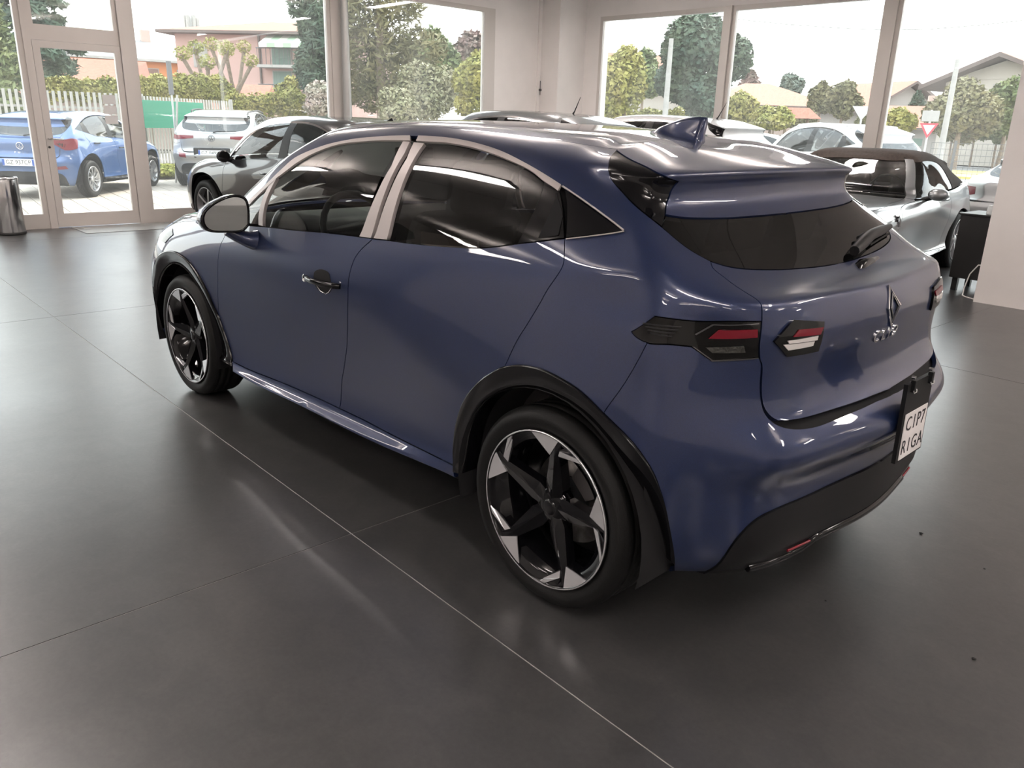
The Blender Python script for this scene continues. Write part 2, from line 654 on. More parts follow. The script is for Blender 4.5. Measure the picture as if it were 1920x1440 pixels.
def floor_material():
    m = bpy.data.materials.new('polished_dark_concrete')
    m.use_nodes = True
    nt = m.node_tree
    b = nt.nodes['Principled BSDF']
    geo = nd(nt, 'ShaderNodeNewGeometry')
    n1 = nd(nt, 'ShaderNodeTexNoise'); n1.inputs['Scale'].default_value = .9; n1.inputs['Detail'].default_value = 5
    n2 = nd(nt, 'ShaderNodeTexNoise'); n2.inputs['Scale'].default_value = 60; n2.inputs['Detail'].default_value = 6; n2.inputs['Roughness'].default_value = .7
    n3 = nd(nt, 'ShaderNodeTexNoise'); n3.inputs['Scale'].default_value = 7; n3.inputs['Detail'].default_value = 6; n3.inputs['Distortion'].default_value = 1.2
    for n in (n1, n2, n3): nt.links.new(geo.outputs['Position'], n.inputs['Vector'])
    r1 = nd(nt, 'ShaderNodeValToRGB')
    r1.color_ramp.elements[0].position = .35; r1.color_ramp.elements[0].color = (.044, .044, .045, 1)
    r1.color_ramp.elements[1].position = .68; r1.color_ramp.elements[1].color = (.060, .059, .059, 1)
    nt.links.new(n3.outputs['Fac'], r1.inputs[0])
    mx = nd(nt, 'ShaderNodeMix', data_type='RGBA', blend_type='MULTIPLY')
    mx.inputs['Factor'].default_value = .55
    r2 = nd(nt, 'ShaderNodeValToRGB')
    r2.color_ramp.elements[0].position = .3; r2.color_ramp.elements[0].color = (.60, .60, .61, 1)
    r2.color_ramp.elements[1].position = .75; r2.color_ramp.elements[1].color = (1.45, 1.44, 1.42, 1)
    nt.links.new(n2.outputs['Fac'], r2.inputs[0])
    nt.links.new(r1.outputs[0], mx.inputs['A']); nt.links.new(r2.outputs[0], mx.inputs['B'])
    nt.links.new(mx.outputs['Result'], b.inputs['Base Color'])
    rr = nd(nt, 'ShaderNodeMapRange')
    rr.inputs['From Min'].default_value = .3; rr.inputs['From Max'].default_value = .7
    rr.inputs['To Min'].default_value = .28; rr.inputs['To Max'].default_value = .33
    nt.links.new(n1.outputs['Fac'], rr.inputs['Value'])
    nt.links.new(rr.outputs[0], b.inputs['Roughness'])
    b.inputs['Specular IOR Level'].default_value = .5
    b.inputs['IOR'].default_value = 1.9
    bp = nd(nt, 'ShaderNodeBump'); bp.inputs['Strength'].default_value = .05; bp.inputs['Distance'].default_value = .004
    nt.links.new(n2.outputs['Fac'], bp.inputs['Height'])
    nt.links.new(bp.outputs[0], b.inputs['Normal'])
    return m


RM['floor'] = floor_material()
ROT = (0, 0, PSI)


def struct(o):
    o['kind'] = 'structure'
    return o


# ---- floor: cast slabs with thin filled joints
A_LO, A_HI, B_LO, B_HI = -9.0, 10.10, -10.2, 9.5
m = MB(); m.box((A_LO, B_LO, -.12), (A_HI, B_HI, -.0022))
floor = struct(m.build('floor', RM['joint'], None, None, ROT))
aj = [A_LO, -7.49, -3.39, .71, 4.82, 8.95, A_HI]
bj = [B_LO, -7.15, -3.03, 1.09, 5.2, B_HI]
for i in range(len(aj) - 1):
    for j in range(len(bj) - 1):
        m = MB(); g = .0026
        m.box((aj[i] + g, bj[j] + g, -.06), (aj[i + 1] - g, bj[j + 1] - g, 0))
        m.build('slab', RM['floor'], floor)

# ---- ceiling
ZC = 4.0
m = MB(); m.box((A_LO, B_LO, ZC + .02), (A_HI, B_HI, ZC + .2))
ceiling = struct(m.build('ceiling', RM['ceil'], None, None, ROT))
bb = np.linspace(B_LO, B_HI, 14)
for i in range(13):
    m = MB(); m.box((A_LO + .01, bb[i] + .012, ZC), (A_HI - .01, bb[i + 1] - .012, ZC + .05))
    m.build('ceiling_panel', RM['ceil'], ceiling)

# ---- left wall with its glazing (plane a = 9.957)
AW = 9.957
ZT = 3.32


def slab_box(name, lo, hi, mt, parent=None):
    m = MB(); m.box(lo, hi)
    return m.build(name, mt, parent, None, None if parent else ROT)


m = MB()
m.box((AW, -9.6, ZT), (AW + .18, 9.5, ZC))
m.box((AW, -9.6, 0), (AW + .18, -7.45, ZT))
struct(m.build('wall_left', RM['wall'], None, None, ROT))
m = MB(); m.box((AW - .03, -8.62, 0), (AW + .0, -8.50, ZC)); struct(m.build('trim_1', RM['wall'], None, None, ROT))
m = MB(); m.box((9.465, -9.9, 0), (AW + .1, -8.572, ZC)); struct(m.build('wall_corner', RM['wall'], None, None, ROT))
hook = empty('wall_bracket', room(9.90, -8.565, 2.05), PSI)
tag(hook, 'small dark metal bracket fixed on the white corner column', 'bracket')
m = MB(); m.tube([(0, .012, -.09), (0, .012, .16)], .007, 8); m.build('rod', mat('dark_iron', (.05, .05, .05), rough=.5), hook)
m = MB(); m.tube([(0, -.01, 0), (0, .03, 0)], .022, 10); m.build('clamp', mat('dark_iron', (.05, .05, .05), rough=.5), hook)


def bay(n, b0, b1, z0, z1, bottom=.18, side=.06, top=.07, base=AW, frame_mat=None):
    """one fixed window between b0 > b1: a frame and its pane"""
    fr = RM['frame']
    m = MB()
    m.box((base - .03, b1, z0), (base + .05, b0, z0 + bottom))
    m.box((base - .03, b1, z1 - top), (base + .05, b0, z1))
    m.box((base - .03, b0 - side, z0 + bottom), (base + .05, b0, z1 - top))
    m.box((base - .03, b1, z0 + bottom), (base + .05, b1 + side, z1 - top))
    w = struct(m.build('window_%d' % n, fr, None, None, ROT))
    m = MB(); m.box((base + .005, b1 + side - .005, z0 + bottom - .005), (base + .017, b0 - side + .005, z1 - top + .005))
    m.build('pane', RM['pane'], w)
    return w


def post(n, b0, b1, dep=.06, z1=ZT):
    m = MB(); m.box((AW - dep, b1, 0), (AW + .08, b0, z1))
    return struct(m.build('trim_%d' % n, RM['frame'], None, None, ROT))


post(2, -.075, -.16, .05)
post(3, -1.16, -1.30, .07)
post(4, -4.19, -4.34, .05)
post(5, -7.25, -7.45, .02)
bay(1, 3.0, -.075, 0, ZT)
bay(2, -.16, -1.16, 2.35, ZT, bottom=.05, side=.05)
bay(3, -1.30, -4.19, 0, ZT)
bay(4, -4.34, -7.25, 0, ZT)
post(6, 3.12, 3.0)
bay(5, 4.3, 3.12, 0, ZT)
post(7, 4.42, 4.3)
m = MB(); m.box((AW, 4.42, 0), (AW + .18, 9.5, ZT)); struct(m.build('wall_front', RM['dark'], None, None, ROT))
m = MB(); m.box((AW - .03, -1.16, 2.225), (AW + .06, -.16, 2.35)); struct(m.build('trim_8', RM['frame'], None, None, ROT))
# the door leaf
m = MB()
m.box((AW - .045, -1.155, .012), (AW + .01, -.165, .18))
m.box((AW - .045, -1.155, 2.14), (AW + .01, -.165, 2.22))
m.box((AW - .045, -.245, .18), (AW + .01, -.165, 2.14))
m.box((AW - .045, -1.155, .18), (AW + .01, -1.085, 2.14))
door = struct(m.build('door_1', RM['frame'], None, None, ROT))
m = MB(); m.box((AW - .02, -1.09, .175), (AW - .008, -.24, 2.145)); m.build('pane', RM['pane'], door)
m = MB()
m.tube([(AW - .045, -.19, 1.09), (AW - .10, -.19, 1.09), (AW - .10, -.22, 1.09), (AW - .10, -.35, 1.085)], .011, 8)
m.build('door_handle', RM['steel'], door)
m = MB(); m.tube([(AW - .052, -.19, .99), (AW - .04, -.19, .99)], .015, 12); m.build('door_lock', mat('lock_black', (.03, .03, .03), rough=.4), door)
stk = mat('grey_notice', (.62, .61, .60), rough=.6)
for z0, z1, o in ((1.525, 1.635, 0), (1.40, 1.505, .002), (1.28, 1.385, .004)):
    m = MB(); m.box((AW - .0235, -1.034 - o, z0), (AW - .0205, -.878 - o, z1)); m.build('door_notice', stk, door)
m = MB(); m.box((AW - .75, -1.5, .0005), (AW - .06, -.30, .006)); struct(m.build('trim_9', mat('door_mat_strip', (.30, .30, .29), rough=.5), None, None, ROT))

# ---- right wall with its glazing: own axes along the wall
RW_ANG = PSI + math.atan2(-.339, -4.388)
RW_LOC = room(9.51, -9.25)
RWR = (0, 0, RW_ANG)
LW = 19.0
m = MB()
m.box((-.6, 0, ZT), (LW, .2, ZC)); m.box((-.6, 0, 0), (.385, .2, ZT))
struct(m.build('wall_right', RM['wall'], None, RW_LOC, RWR))


def rbay(n, x0, x1):
    m = MB(); fr = RM['frame']
    m.box((x0, -.01, 0), (x1, .07, .18)); m.box((x0, -.01, ZT - .075), (x1, .07, ZT))
    m.box((x0, -.01, .18), (x0 + .06, .07, ZT - .075)); m.box((x1 - .05, -.01, .18), (x1, .07, ZT - .075))
    w = struct(m.build('window_%d' % n, fr, None, RW_LOC, RWR))
    m = MB(); m.box((x0 + .055, .03, .175), (x1 - .045, .042, ZT - .07)); m.build('pane', RM['pane'], w)
    for k in range(3):
        m = MB(); xx = x0 + (x1 - x0) * (.3 + .2 * k); m.box((xx, -.014, ZT - .07), (xx + .012, -.010, ZT - .02)); m.build('clip', RM['frame'], w)


rbay(7, .385, 2.93); rbay(8, 3.045, 5.46); rbay(9, 5.615, 8.2); rbay(10, 8.32, 11.0); rbay(11, 11.15, 13.8); rbay(12, 13.9, 16.6)
for n, x0, x1 in ((10, 2.93, 3.045), (11, 5.46, 5.615), (12, 8.2, 8.32), (13, 11.0, 11.15), (14, 13.8, 13.9)):
    m = MB(); m.box((x0, -.05, 0), (x1, .09, ZT)); struct(m.build('trim_%d' % n, RM['frame'], None, RW_LOC, RWR))
m = MB(); m.box((16.6, 0, 0), (LW, .2, ZT)); struct(m.build('wall_end', RM['wall'], None, RW_LOC, RWR))

# ---- walls out of view: behind and to the side
m = MB(); m.box((A_LO - .2, B_LO - .2, 0), (A_LO, B_HI, ZC)); struct(m.build('wall_back', RM['wall'], None, None, ROT))
m = MB(); m.box((A_LO, B_HI, 0), (AW, B_HI + .2, ZC)); struct(m.build('wall_side', RM['wall'], None, None, ROT))
# ---- white partition at the right edge
m = MB(); m.box((-5.2, -5.78, 0), (.908, -5.50, ZC)); part = struct(m.build('wall_partition', RM['wall'], None, None, ROT))
m = MB(); m.box((.15, -5.50, 1.14), (.23, -5.488, 1.26), .003); m.build('switch_plate', mat('grey_switch_plate', (.45, .44, .43), rough=.4), part)
for aa in (-.9, -1.9):
    m = MB(); m.box((aa, -5.50, .40), (aa + .24, -5.485, .55), .003); m.build('socket_plate', stk, part)

# ---- ceiling lamps
ZL = ZC - .40
lamp_me = MB()
for y0, y1 in ((-.135, -.115), (.115, .135)): lamp_me.box((-.76, y0, ZL - .06), (.76, y1, ZL))
for x0, x1 in ((-.76, -.74), (.74, .76)): lamp_me.box((x0, -.115, ZL - .06), (x1, .115, ZL))
lamp_me = lamp_me.me('lamp_frame')
glow_me = MB(); glow_me.box((-.738, -.113, ZL - .05), (.738, .113, ZL - .01)); glow_me = glow_me.me('diffuser')
wire_me = MB(); wire_me.tube([(0, 0, ZL - .02), (0, 0, ZC)], .004, 6); wire_me = wire_me.me('suspension_wire')
k = 0
for aa in (-6.2, -2.4, 3.4, 7.4):
    for b in (-7.0, -4.1, -1.55, 2.2, 4.9, 7.6):
        e = empty('ceiling_lamp', room(aa, b, 0), PSI)
        tag(e, 'white rectangular pendant lamp with warm diffuser hung under the ceiling', 'lamp', 'ceiling lamps of the showroom')
        obj('lamp_frame', lamp_me, RM['lampbody'], e)
        for xx in (-.75, .75): obj('suspension_wire', wire_me, RM['steel'], e, (xx, 0, 0))
        obj('diffuser', glow_me, RM['lampglow'], e)

# ---- waste bin by the door
bn = empty('waste_bin', room(9.60, .42), PSI)
tag(bn, 'polished steel cylindrical waste bin with black base beside the glass door', 'bin')
m = MB(); m.lathe([(.148, .03), (.150, .035), (.150, .645), (.146, .66), (.138, .66), (.134, .645), (.134, .06), (0, .06)], 40); m.build('body', RM['steel'], bn)
m = MB(); m.lathe([(0, 0), (.150, 0), (.156, .006), (.156, .028), (.150, .034), (0, .034)], 40); m.build('base', mat('black_bin_base', (.02, .02, .02), rough=.5), bn)
m = MB(); m.lathe([(.149, .635), (.153, .645), (.151, .662), (.143, .665), (.140, .655)], 40); m.build('rim', RM['steel'], bn)

# ---- black cabinet behind the partition
cb = empty('cabinet', room(1.30, -5.93), PSI)
tag(cb, 'low black cabinet on square legs half hidden by the white partition', 'cabinet')
blk = mat('black_veneer', (.014, .013, .013), rough=.45, bump=.03, bscale=60)
m = MB(); m.box((-.62, -.46, .125), (0, 0, .72), .004); m.build('body', blk, cb)
m = MB(); m.box((-.64, -.48, .72), (.015, .015, .737), .003); m.build('top', blk, cb)
for (x, y) in ((-.05, -.05), (-.57, -.05), (-.05, -.41), (-.57, -.41)):
    m = MB(); m.box((x - .025, y - .025, 0), (x + .025, y + .025, .126), .003); m.build('leg', blk, cb)
m = MB(); m.tube([(.0, -.06, .52), (.022, -.06, .52)], .012, 10); m.build('knob', RM['steel'], cb)
m = MB(); m.lathe([(0, .737), (.05, .737), (.055, .75), (.05, .80), (.042, .815), (.046, .822), (0, .822)], 20)
jar = m.build('jar', mat('frosted_glass_jar', (.75, .76, .75), rough=.2, alpha=.7), None, room(1.06, -6.02), ROT)
tag(jar, 'frosted glass jar standing on the low black cabinet', 'jar')
m = MB()
m.tube([room(.93, -5.80, .30), room(1.02, -5.80, .29), room(1.07, -5.78, .20), room(1.08, -5.74, .08), room(1.07, -5.70, .0065), room(1.02, -5.64, .0065), room(.93, -5.60, .0065)], .006, 6)
tag(m.build('power_cable', mat('white_cable', (.75, .74, .72), rough=.5)), 'thin white cable hanging from the cabinet to the floor', 'cable')
# grit on the floor
grit = mat('dark_grit', (.03, .03, .03), rough=.9)
for i, (px, r) in enumerate((((1727, 1001), .006), ((1826, 1236), .006), ((1846, 1067), .003), ((1548, 1127), .003), ((1611, 970), .004), ((715, 848), .005))):
    bm = bmesh.new(); bmesh.ops.create_icosphere(bm, subdivisions=1, radius=1)
    for v in bm.verts: v.co = Vector((v.co.x * r * 1.3, v.co.y * r * .8, (v.co.z + 1) * r * .5)) * random.Random(i).uniform(.9, 1.1)
    m = MB(); m.bm(bm)
    o = m.build('grit_crumb', grit, None, tuple(at_z(px, 0)))
    tag(o, 'tiny dark crumb of grit on the concrete floor', 'grit', 'crumbs on the showroom floor')

# ================================================================ the blue hatchback: body surface
def col(*a): return a


def side_col(x, lower, upper):
    """lower: (y, z) at the same x; upper: full points"""
    return [(x, y, z) for y, z in lower] + list(upper)


c0 = [(-.46, .235), (-.585, .245), (-.632, .31), (-.64, .42), (-.648, .515), (-.698, .588), (-.685, .650), (-.612, .70), (-.582, .79), (-.602, .915),
      (-.575, .986), (-.545, 1.006), (-.44, 1.026), (-.31, 1.105), (-.208, 1.18), (-.168, 1.228), (-.174, 1.283), (-.166, 1.304), (-.03, 1.345), (.1, 1.374), (.22, 1.391)]
c0 = [(x, 0, z) for x, z in c0]
c2 = [(-.42, .55, .215), (-.50, .57, .235), (-.55, .58, .31), (-.555, .58, .42), (-.56, .58, .51), (-.597, .586, .585), (-.58, .58, .65), (-.545, .572, .715),
      (-.532, .57, .80), (-.535, .575, .905), (-.515, .588, .984), (-.488, .584, 1.011), (-.40, .55, 1.042), (-.295, .53, 1.112), (-.198, .51, 1.18), (-.154, .525, 1.228),
      (-.160, .535, 1.281), (-.150, .53, 1.303), (-.01, .35, 1.352), (.11, .18, 1.379), (.23, 0, 1.392)]
c1 = [((a[0] * .62 + b[0] * .38), b[1] * .55, (a[2] + b[2]) / 2) for a, b in zip(c0, c2)]
c3 = [(-.34, .66, .21), (-.39, .69, .235), (-.435, .70, .32), (-.45, .705, .43), (-.455, .706, .52), (-.462, .706, .595), (-.452, .702, .67), (-.438, .694, .74),
      (-.43, .69, .82), (-.422, .69, .90), (-.41, .70, .975), (-.392, .697, 1.02), (-.34, .665, 1.065), (-.262, .635, 1.12), (-.18, .603, 1.18), (-.125, .60, 1.228),
      (-.118, .59, 1.273), (-.099, .577, 1.305), (.03, .415, 1.357), (.12, .22, 1.382), (.25, 0, 1.394)]
c4 = [(-.30, .77, .21), (-.335, .80, .24), (-.355, .815, .33), (-.36, .82, .44), (-.36, .82, .53), (-.357, .818, .61), (-.35, .812, .68), (-.342, .802, .75),
      (-.336, .792, .83), (-.328, .782, .91), (-.315, .766, .99), (-.297, .75, 1.045), (-.262, .73, 1.09), (-.205, .70, 1.14), (-.14, .665, 1.185), (-.08, .635, 1.23),
      (-.03, .612, 1.275), (.01, .59, 1.315), (.08, .45, 1.362), (.15, .24, 1.386), (.28, 0, 1.398)]
c5 = side_col(-.2, [(.80, .22), (.84, .27), (.86, .36), (.868, .45), (.871, .54), (.872, .62), (.867, .70), (.855, .77), (.842, .845), (.827, .92), (.806, .99)],
              [(-.19, .80, 1.045), (-.17, .775, 1.09), (-.12, .74, 1.14), (-.06, .71, 1.185), (0, .68, 1.23), (.07, .64, 1.275), (.13, .595, 1.325), (.17, .47, 1.366), (.21, .26, 1.39), (.32, 0, 1.402)])
c6 = side_col(0, [(.80, .22), (.86, .28), (.875, .36), (.88, .44), (.884, .53), (.887, .62), (.883, .70), (.871, .775), (.856, .85), (.841, .92), (.827, .98)],
              [(0, .813, 1.03), (.02, .797, 1.075), (.06, .772, 1.13), (.10, .74, 1.185), (.15, .71, 1.235), (.21, .672, 1.285), (.27, .62, 1.335), (.30, .51, 1.381), (.33, .29, 1.400), (.38, 0, 1.407)])
c7 = side_col(.35, [(.80, .21), (.86, .26), (.868, .31), (.860, .37), (.861, .46), (.868, .56), (.876, .645), (.873, .73), (.861, .82), (.849, .89), (.837, .95)],
              [(.35, .824, 1.0), (.36, .810, 1.045), (.39, .790, 1.105), (.42, .764, 1.165), (.45, .733, 1.225), (.48, .693, 1.285), (.50, .638, 1.345), (.52, .52, 1.394), (.54, .30, 1.412), (.56, 0, 1.416)])
c8 = side_col(.9, [(.80, .20), (.868, .24), (.874, .278), (.840, .305), (.836, .42), (.847, .55), (.861, .66), (.873, .755), (.876, .82), (.868, .88), (.852, .935)],
              [(.9, .836, .985), (.90, .822, 1.025), (.905, .804, 1.095), (.91, .780, 1.165), (.915, .748, 1.235), (.92, .704, 1.30), (.925, .645, 1.36), (.93, .54, 1.408), (.94, .31, 1.424), (.95, 0, 1.426)])
c9 = side_col(1.5, [(.80, .19), (.868, .23), (.874, .268), (.840, .295), (.836, .42), (.847, .55), (.860, .66), (.871, .75), (.872, .81), (.863, .865), (.848, .91)],
              [(1.5, .833, .945), (1.5, .820, .985), (1.49, .802, 1.055), (1.47, .776, 1.13), (1.45, .744, 1.20), (1.42, .702, 1.265), (1.38, .645, 1.335), (1.36, .54, 1.394), (1.34, .31, 1.419), (1.33, 0, 1.424)])
c10 = side_col(2.05, [(.80, .19), (.866, .23), (.872, .265), (.845, .295), (.846, .42), (.857, .55), (.865, .65), (.870, .74), (.868, .79), (.858, .84), (.842, .88)],
               [(2.05, .822, .92), (2.06, .803, .955), (2.0, .778, 1.045), (1.92, .748, 1.12), (1.83, .715, 1.193), (1.73, .675, 1.263), (1.62, .62, 1.327), (1.57, .51, 1.382), (1.54, .29, 1.406), (1.52, 0, 1.414)])
c11 = side_col(2.591, [(.80, .2), (.86, .25), (.872, .31), (.88, .40), (.884, .50), (.885, .58), (.882, .66), (.875, .73), (.863, .785), (.842, .838), (.81, .885)],
               [(2.55, .765, .925), (2.32, .69, .955), (2.19, .655, 1.04), (2.06, .625, 1.125), (1.93, .595, 1.203), (1.81, .56, 1.275), (1.69, .515, 1.34), (1.63, .42, 1.383), (1.59, .24, 1.4), (1.57, 0, 1.408)])
c12 = side_col(2.95, [(.78, .2), (.84, .25), (.86, .32), (.87, .41), (.874, .5), (.872, .58), (.865, .65), (.85, .715)],
               [(2.94, .825, .785), (2.92, .785, .84), (2.88, .72, .888), (2.80, .64, .925), (2.40, .52, .965), (2.26, .49, 1.04), (2.13, .465, 1.115), (1.99, .44, 1.19), (1.87, .41, 1.26),
                (1.77, .37, 1.335), (1.70, .3, 1.375), (1.64, .17, 1.395), (1.62, 0, 1.402)])
c13 = [(3.12, .66, .2), (3.2, .72, .25), (3.22, .745, .32), (3.22, .755, .41), (3.22, .757, .5), (3.21, .755, .58), (3.2, .745, .645), (3.18, .725, .70), (3.14, .70, .76), (3.11, .66, .815),
       (3.05, .58, .872), (2.92, .49, .92), (2.45, .36, .975), (2.31, .34, 1.05), (2.17, .32, 1.125), (2.04, .30, 1.2), (1.92, .28, 1.27), (1.81, .25, 1.34), (1.75, .2, 1.372), (1.69, .11, 1.388), (1.66, 0, 1.395)]
c14 = [(3.25, .5, .2), (3.32, .52, .25), (3.345, .53, .32), (3.35, .53, .41), (3.35, .53, .5), (3.345, .53, .58), (3.335, .525, .645), (3.32, .51, .7), (3.28, .49, .76), (3.24, .46, .81),
       (3.17, .41, .866), (3.02, .34, .918), (2.48, .22, .98), (2.33, .205, 1.055), (2.195, .19, 1.13), (2.06, .18, 1.205), (1.94, .165, 1.275), (1.83, .15, 1.343), (1.77, .12, 1.37), (1.72, .065, 1.382), (1.70, 0, 1.388)]
c16 = [(3.33, .2), (3.39, .25), (3.41, .32), (3.42, .41), (3.42, .5), (3.415, .58), (3.405, .645), (3.39, .7), (3.345, .755), (3.30, .80), (3.22, .858), (3.07, .912), (2.50, .985),
       (2.35, 1.06), (2.21, 1.135), (2.08, 1.21), (1.96, 1.28), (1.85, 1.345), (1.80, 1.365), (1.76, 1.376), (1.73, 1.383)]
c16 = [(x, 0, z) for x, z in c16]
c15 = [(a[0] * .3 + b[0] * .7, a[1] * .5, (a[2] + b[2]) / 2) for a, b in zip(c14, c16)]
NET = [c0, c1, c2, c3, c4, c5, c6, c7, c8, c9, c10, c11, c12, c13, c14, c15, c16]
ORG = np.array([0.0, .035, 0.0])
NET = [[(x, y * (.9605 if 5 <= i else 1.0), z) for x, y, z in c] for i, c in enumerate(NET)]

# ================================================================ materials of the cars
M = {}
M['paint'] = mat('blue_paint', (.0105, .0225, .078), rough=.40, metal=.35, coat=1.0, coat_rough=.015, var=.25, scale=900, detail=1)
M['black_gloss'] = mat('gloss_black_plastic', (.004, .004, .005), rough=.07, spec=.45)
M['black_plastic'] = mat('grained_black_plastic', (.008, .008, .009), rough=.45, spec=.3, bump=.08, bscale=400)
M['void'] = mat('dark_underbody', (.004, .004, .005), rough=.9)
M['satin'] = mat('satin_grey_trim', (.50, .46, .45), rough=.42, metal=.25, bump=.02, bscale=30)
M['rubber'] = mat('tyre_rubber', (.008, .008, .008), rough=.6, spec=.25, bump=.1, bscale=250)
M['alloy'] = mat('diamond_cut_alloy', (.78, .78, .80), rough=.26, metal=.85, bump=.01, bscale=300)
M['disc'] = mat('brake_disc_steel', (.25, .24, .23), rough=.35, metal=.9, var=.2, scale=60)
M['caliper'] = mat('cast_iron_caliper', (.16, .15, .15), rough=.5, metal=.6)
M['chrome'] = mat('bright_chrome', (.85, .85, .86), rough=.06, metal=1.0)
M['dark_chrome'] = mat('dark_chrome', (.22, .22, .23), rough=.12, metal=1.0)
M['red_lens'] = mat('red_lamp_lens', (.17, .008, .018), rough=.1)
M['clear_lens'] = mat('clear_lamp_lens', (.62, .60, .58), rough=.18, coat=1.0)
M['smoke_lens'] = mat('smoked_lamp_lens', (.003, .003, .003), rough=.05, spec=.4)
M['glass_dark'] = glass('privacy_glass', (.22, .21, .21), 1.0, 1.5)
M['glass_car'] = glass('green_tinted_glass', (.80, .87, .84), 1.0, 1.5)
M['glass_rear'] = glass('dark_rear_glass', (.10, .10, .10), 1.0, 1.5)
M['seat'] = mat('dark_seat_cloth', (.035, .034, .036), rough=.85, bump=.1, bscale=200)
M['film'] = mat('clear_plastic_film', (.62, .66, .64), rough=.12, alpha=.30, coat=.8, bump=.5, bscale=9)
M['dash'] = mat('soft_grey_dash', (.03, .03, .032), rough=.6)
M['liner'] = mat('light_headliner', (.35, .34, .33), rough=.9)
M['paper'] = mat('white_paper_plate', (.80, .77, .76), rough=.6)
M['ink'] = mat('black_ink', (.012, .012, .014), rough=.6)
M['card'] = mat('printed_card', (.55, .52, .47), rough=.7)

S = Surf(NET)
SO = CAM - ORG


def H(p, right=False):
    """body parameters under a point traced in the photograph"""
    h = S.hit(SO, ray_dir(p), right)
    if h is None:
        d = ray_dir(p); d = d / np.linalg.norm(d)
        best = (9, None)
        for t in np.linspace(1.2, 6.5, 220):
            q = SO + d * t
            if right: q = q * [1, -1, 1]
            loc, nor, fi, dist = S.bvh.find_nearest(Vector(q))
            if dist < best[0]: best = (dist, q)
        h = S.near(best[1])
    return h


def HS(pts, n=5):
    return spline([H(p) for p in pts], n)


def SD(pts, n=5):
    return spline([S.side(*p) for p in pts], n)


def XYZ(h):
    return S.ev(np.array([h[0]]), np.array([h[1]]))[0][0]


def L(a, b, n=6):
    a, b = np.array(a, float), np.array(b, float)
    return [a + (b - a) * k / n for k in range(n + 1)]


clio = empty('hatchback_car', tuple(ORG))
tag(clio, 'dark blue metallic five door hatchback with two tone alloy wheels standing on the showroom floor', 'car')

# ---- shut lines and outlines, traced
belt = HS([(442, 421), (461, 422.5), (515, 427), (547, 431), (609, 436), (675, 444), (699, 447.5), (728, 450.5), (776, 457), (855, 463), (898, 465), (933, 462), (971, 457), (1015, 452), (1059, 447)])
belt_q = HS([(1059, 447), (1117, 441.5), (1172.5, 434)])
fcut = HS([(428, 420), (422, 440), (414, 458), (410, 476), (408.5, 505), (408.4, 540), (410, 590)])
bcut = HS([(699, 447.5), (682, 463), (666, 483), (656, 512), (652, 564), (651, 642), (645, 691), (641, 715), (637, 765)])
rcut = HS([(1059, 447), (1058.5, 475), (1056, 497), (1045, 517), (1027, 543), (1012, 570), (989, 608), (969, 640), (947, 687)])
skirt_top = HS([(437, 678), (500, 706), (570, 735), (637, 766), (689, 791), (780, 838), (853, 874)])
skirt_bot = HS([(438, 697), (482, 722), (570, 764), (689, 823), (820, 879), (856, 895)])
rarch = HS([(853, 892), (852.5, 872), (852, 840), (856.5, 799), (868.6, 757), (889, 726), (917, 702), (947, 687.5), (976, 684), (1014, 691), (1049, 707), (1084, 729), (1132, 774.6), (1181, 823), (1219, 875), (1243.6, 938), (1258, 1007), (1264, 1070)])
farch = HS([(437, 690), (431, 651), (419, 616), (410, 590), (402.8, 576), (386, 538), (369.7, 509.7), (351, 486), (332, 473), (317.8, 470.8), (303.6, 475.5), (296.5, 484)])
dcut = HS([(1155, 283), (1146, 293), (1141.5, 308), (1142, 324), (1148, 339), (1172, 366.7), (1200, 394), (1241.5, 427), (1286.7, 464), (1331.8, 490)])
glass_bot = HS([(1331.8, 490), (1370, 501), (1415, 505.5), (1467, 505.5), (1536.7, 500)])
tcut = HS([(1331.8, 490), (1336.7, 503), (1359.6, 521.7), (1411.7, 557), (1426, 570), (1428, 597), (1423.5, 646), (1424, 674), (1428, 684), (1427, 740), (1434, 768), (1447, 783), (1459, 790)])
tail_bot = HS([(1459, 790), (1500, 786), (1544, 774), (1600, 756), (1637, 742)])
bump_top = HS([(1428, 684), (1426, 742), (1437.5, 780), (1459, 797), (1487.5, 804), (1528, 800), (1590, 776), (1643.7, 752)])
lamp_low = HS([(1183.5, 622), (1191, 631), (1213, 643), (1255, 646), (1297, 650)]) + HS([(1297, 650), (1334.6, 677)], 4)[1:] + HS([(1334.6, 677), (1423.5, 671)], 5)[1:]
lamp_top = HS([(1183.5, 622), (1228, 592.5)], 4) + HS([(1228, 592.5), (1295, 601), (1370, 602), (1427, 602)])[1:]
bcut2 = HS([(1132, 774.6), (1139, 763), (1197, 674), (1213, 643)])
dlo_out = HS([(450, 397), (463, 382), (500, 346), (530, 317), (560, 293), (610, 273), (660, 262), (710, 257), (770, 255), (847, 260), (893, 269), (943, 285), (993, 310), (1053, 347), (1110, 389), (1172.5, 434)])


def split(curve, p, uv=False):
    """index of the curve point closest to a traced point"""
    q = p if uv else H(p)
    return int(np.argmin([np.linalg.norm(c - q) for c in curve]))


def upto(curve, p): return curve[:split(curve, p) + 1]
def frm(curve, p): return curve[split(curve, p):]


def between(curve, p, q):
    a, b = split(curve, p), split(curve, q)
    return curve[a:b + 1] if a <= b else curve[b:a + 1][::-1]


P_ = M['paint']
f_end = farch[split(farch, (410, 590))]
